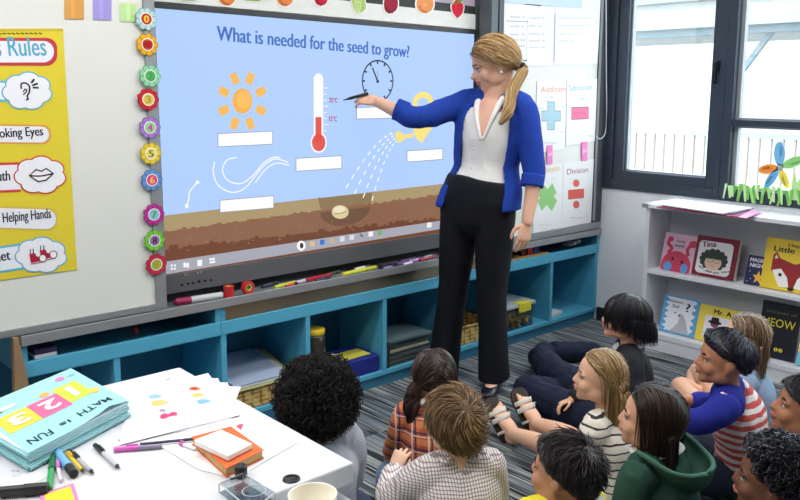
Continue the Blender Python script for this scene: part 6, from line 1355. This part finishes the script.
# trousers
mb = MB(); BLK = mat((17, 19, 27), .75, 0, .25, .1, 30, .15, 400)
PLw = PLt.lerp(NBt, .245); mb.loft([PLt-Z3*.06, PLt, PLt.lerp(NBt, .14), PLt.lerp(NBt, .22), PLw], [.165, .194, .190, .178, .172], [.122, .126, .128, .122, .118], side=SR, seg=24, sub=4, flat1=True)
for g in (1, -1):
    hip, kn, an, to = f['LG'][g]; hem = an.copy(); hem.z = .045 if g == 1 else .052
    mb.loft([hip+Z3*.02, hip.lerp(kn, .5), kn, kn.lerp(hem, .5), hem], [.1, .088, .073, .072, .078], [.112, .1, .082, .08, .09], side=SR, seg=18, sub=5, flat1=True)
co, fs = remesh(mb, .0075, 5, .005, 6, 3, stretch=(1, 1, .25)); put_mesh('trousers', [(co, fs, 0)], BLK, R0)
SHM = mat((20, 22, 34), .3, 0, .5, .05)
for g in (1, -1):
    an, to = f['LG'][g][2], f['LG'][g][3].normalized(); L = .235; b = V((an.x, an.y, 0)); sd = to.cross(Z3); mb = MB()
    mb.loft([b-to*.2*L+Z3*.03, b+Z3*.034, b+to*.35*L+Z3*.03, b+to*.58*L+Z3*.026, b+to*.7*L+Z3*.022], [.032, .037, .043, .04, .028], [.028, .032, .028, .024, .018], side=sd, seg=16, sub=4)
    co, fs = remesh(mb, .005, 4); cen = np.array([np.mean(co[list(q)], axis=0) for q in fs]); rel = cen-np.array(b); x = rel@np.array(to); y = rel@np.array(sd)
    keep = ~((cen[:, 2] > .040) & (((x-.06)/.07)**2+(y/.032)**2 < 1)); fs = [fs[i] for i in range(len(fs)) if keep[i]]
    put_mesh('shoe', [(co, fs, 0)], SHM, R0)
    mb = MB(); mb.loft([b+Z3*.07, b+to*.02+Z3*.055, b+to*.3*L+Z3*.036, b+to*.5*L+Z3*.028], [.03, .034, .036, .03], [.034, .03, .02, .012], side=sd, seg=14, sub=4); mb.build('foot', skin((228, 178, 152)), R0, smooth=True)
# cardigan
BLU = mat((32, 64, 158), .85, 0, .2, .07, 40, .3, 350); mb = MB()
def ring(t):
    P, a, b = torso_profile(NBt, PLt, G, SR, 1.0, .024, adult=True); ts = [0, .14, .36, .62, .80, .91, 1.0]
    p = PLt.lerp(NBt, t); return p, np.interp(t, ts, a), np.interp(t, ts, b)
nt_, na = 26, 40; vs = []; fs = []
for t in np.linspace(-.04, .985, nt_):
    p, a, b = ring(t); p = p-G*.02*math.sin(PI*min(1, max(0, t)*1.1)); w_ = math.radians(np.interp(t, [0, .3, .6, .8, .93, 1], [50, 50, 46, 42, 50, 62])); th = .014; fl = 1+max(0, .25-t)*.22
    for o in (0, th):
        for i in range(na+1):
            wl_ = w_*1.1; wr_ = w_*.76; an_ = PI/2+wl_+(2*PI-wl_-wr_)*i/na; vs.append(p+SR*(a*fl-o)*math.cos(an_)+G*(b*fl-o)*math.sin(an_))
q = na+1
for k in range(nt_-1):
    A0, B0 = k*2*q, (k+1)*2*q
    for i in range(na): fs += [(A0+i, A0+i+1, B0+i+1, B0+i), (A0+q+i, B0+q+i, B0+q+i+1, A0+q+i+1)]
    fs += [(A0, B0, B0+q, A0+q), (A0+na, A0+q+na, B0+q+na, B0+na)]
for i in range(na): fs += [(i, q+i, q+i+1, i+1)]; e = (nt_-1)*2*q; fs += [(e+i, e+i+1, e+q+i+1, e+q+i)]
mb.add(vs, fs)
for g, fr in ((1, .83), (-1, .72)):
    Q, R_ = cut(f['A'][g], [.066, .067, .053, .045], fr); mb.loft(Q, R_, seg=16, sub=5, flat1=True)
co, fs = remesh(mb, .0065, 4, .0055, 8, 11); put_mesh('cardigan', [(co, fs, 0)], BLU, R0)
for g in (1, -1):
    Q, R_ = cut(f['A'][g], [.066, .067, .053, .045], .83 if g == 1 else .72); d = (Q[-1]-Q[-2]).normalized(); m = MB(); m.loft([Q[-1]-d*.05, Q[-1]-d*.02, Q[-1]+d*.004], [R_[-1]+.004]*3, seg=18, sub=3, flat1=True, flat0=True); m.build('cuff', BLU, R0, smooth=True)
m = MB()
for k in range(5): p = PLt.lerp(NBt, .36+.09*k)+G*(.128+.006*k if k < 4 else .13); m.ell(p, (SR, G, Z3), (.005, .003, .005), 10, 8)
m.build('blouse_buttons', mat((214, 212, 208), .4), R0, smooth=True)
for sgn in (1, -1):
    m = MB(); m.loft([NBt+SR*.058*sgn-G*.02+Z3*.02, NBt+SR*.062*sgn+G*.045+Z3*.0, NBt+SR*.045*sgn+G*.098-Z3*.075, NBt+SR*.008*sgn+G*.125-Z3*.18], [.008, .012, .014, .006], [.014, .018, .012, .006], side=G, seg=8, sub=4); m.build('blouse_collar', WB_, R0, smooth=True)
# hair: swept back into a low ponytail over her left shoulder
mk = mask_fn([(0, .52), (30, .48), (55, .30), (75, .10), (90, .0), (100, -.08), (115, -.38), (140, -.55), (180, -.60)])
hm = hair_mat('blonde_hair', (132, 96, 54), (190, 150, 94), (236, 208, 156), .34)
tie = H.p(-.20, -.44, -.20); loc = H.M@(np.array(tie)-np.array(H.cr))/H.rad; loc = loc/np.linalg.norm(loc)
parts = [cap_mesh(H, mk, .12, 2, .03, 3), grow(H, mk, 3000, 14, lambda d: .07+.075*np.linalg.norm(d-loc, axis=1), to_flow([loc]), .0, .12, (.11, .25), .0015, 41, jit=.2, lump=.05),
         grow(H, mask_fn([(0, .5), (40, .45), (60, .3), (80, .2), (180, .6)]), 500, 12, lambda d: .17*full(d), part_flow(-.1, .45), .1, .35, (.16, .28), .0015, 42, jit=.14)]
tp = [tie+(tie-H.cr).normalized()*-.005, tie+(tie-H.cr).normalized()*.02-Z3*.01, bo(512, 92, T, -.09), bo(508, 112, T, -.15), bo(500, 124, T, -.17)]
parts.append(tail(tp, [.014, .024, .028, .026, .010], 620, .0015, 43)); hair_obj(f, parts, hm)
m = MB(); m.lathe(tie+(tie-H.cr).normalized()*.012, [(.01, -.01), (.023, -.008), (.023, .008), (.01, .01)], 16, ax=(tie-H.cr)); m.build('hair_band', mat((24, 24, 30), .7), R0, smooth=True)
m = MB(); m.ell(H.p(-.37, -.02, -.19), H.ax, (.008, .008, .008), 10, 8); m.build('earring', mat((236, 234, 226), .2, 0, .8), R0, smooth=True)
hw = f['A'][-1][3]; hd = (bo(521, 262, T, -.19)-bo(529, 222, T, -.16)).normalized()
# stylus in her right hand
p1 = by(343, 100.3, YS-.004); p0 = bo(364, 94.5, T, .0); d = (p1-p0).normalized(); t = thing('stylus', 'dark stylus held in the teacher\'s hand, its tip on the screen', 'stylus', p1)
MB().cyl(p0-d*.02, p1-d*.03, .0072).build('barrel', mat((34, 38, 42), .35), t, smooth=False); MB().cyl(p1-d*.03, p1, .0055, .0015).build('tip', mat((20, 20, 24), .4), t)
# ================================================================== light
w = bpy.data.worlds.new('sky'); SC.world = w; w.use_nodes = True; N = w.node_tree.nodes; L = w.node_tree.links
bg = N['Background']; tc = N.new('ShaderNodeTexCoord'); nz = N.new('ShaderNodeTexNoise'); nz.inputs['Scale'].default_value = 1.5; L.new(tc.outputs['Generated'], nz.inputs['Vector'])
cr_ = N.new('ShaderNodeValToRGB'); cr_.color_ramp.elements[0].color = lin((226, 238, 252)); cr_.color_ramp.elements[1].color = lin((255, 255, 255)); L.new(nz.outputs['Fac'], cr_.inputs[0]); L.new(cr_.outputs[0], bg.inputs[0]); bg.inputs[1].default_value = 8.0
def area(name, loc, sx, sy, power, col, rot=(0, 0, 0)):
    l = bpy.data.lights.new(name, 'AREA'); l.shape = 'RECTANGLE'; l.size = sx; l.size_y = sy; l.energy = power; l.color = col
    o = bpy.data.objects.new(name, l); COL.objects.link(o); o.location = loc; o.rotation_euler = rot; return o
for i, (x, y, e) in enumerate(((-.6, 1.1, 17), (1.0, 1.1, 9), (2.6, 1.0, 20), (-.6, 2.1, 24), (1.0, 2.1, 18), (2.8, 2.0, 16))): area('ceiling_lamp', (x, y, HC-.02), 1.2, .3, e, (1, .985, .96))
SC.view_settings.view_transform = 'Standard'; SC.view_settings.look = 'None'; SC.view_settings.gamma = 1; SC.view_settings.exposure = 0; SC.view_settings.use_curve_mapping = False
SC.cycles.max_bounces = 8; SC.cycles.diffuse_bounces = 5; SC.cycles.transparent_max_bounces = 16; SC.cycles.use_denoising = True
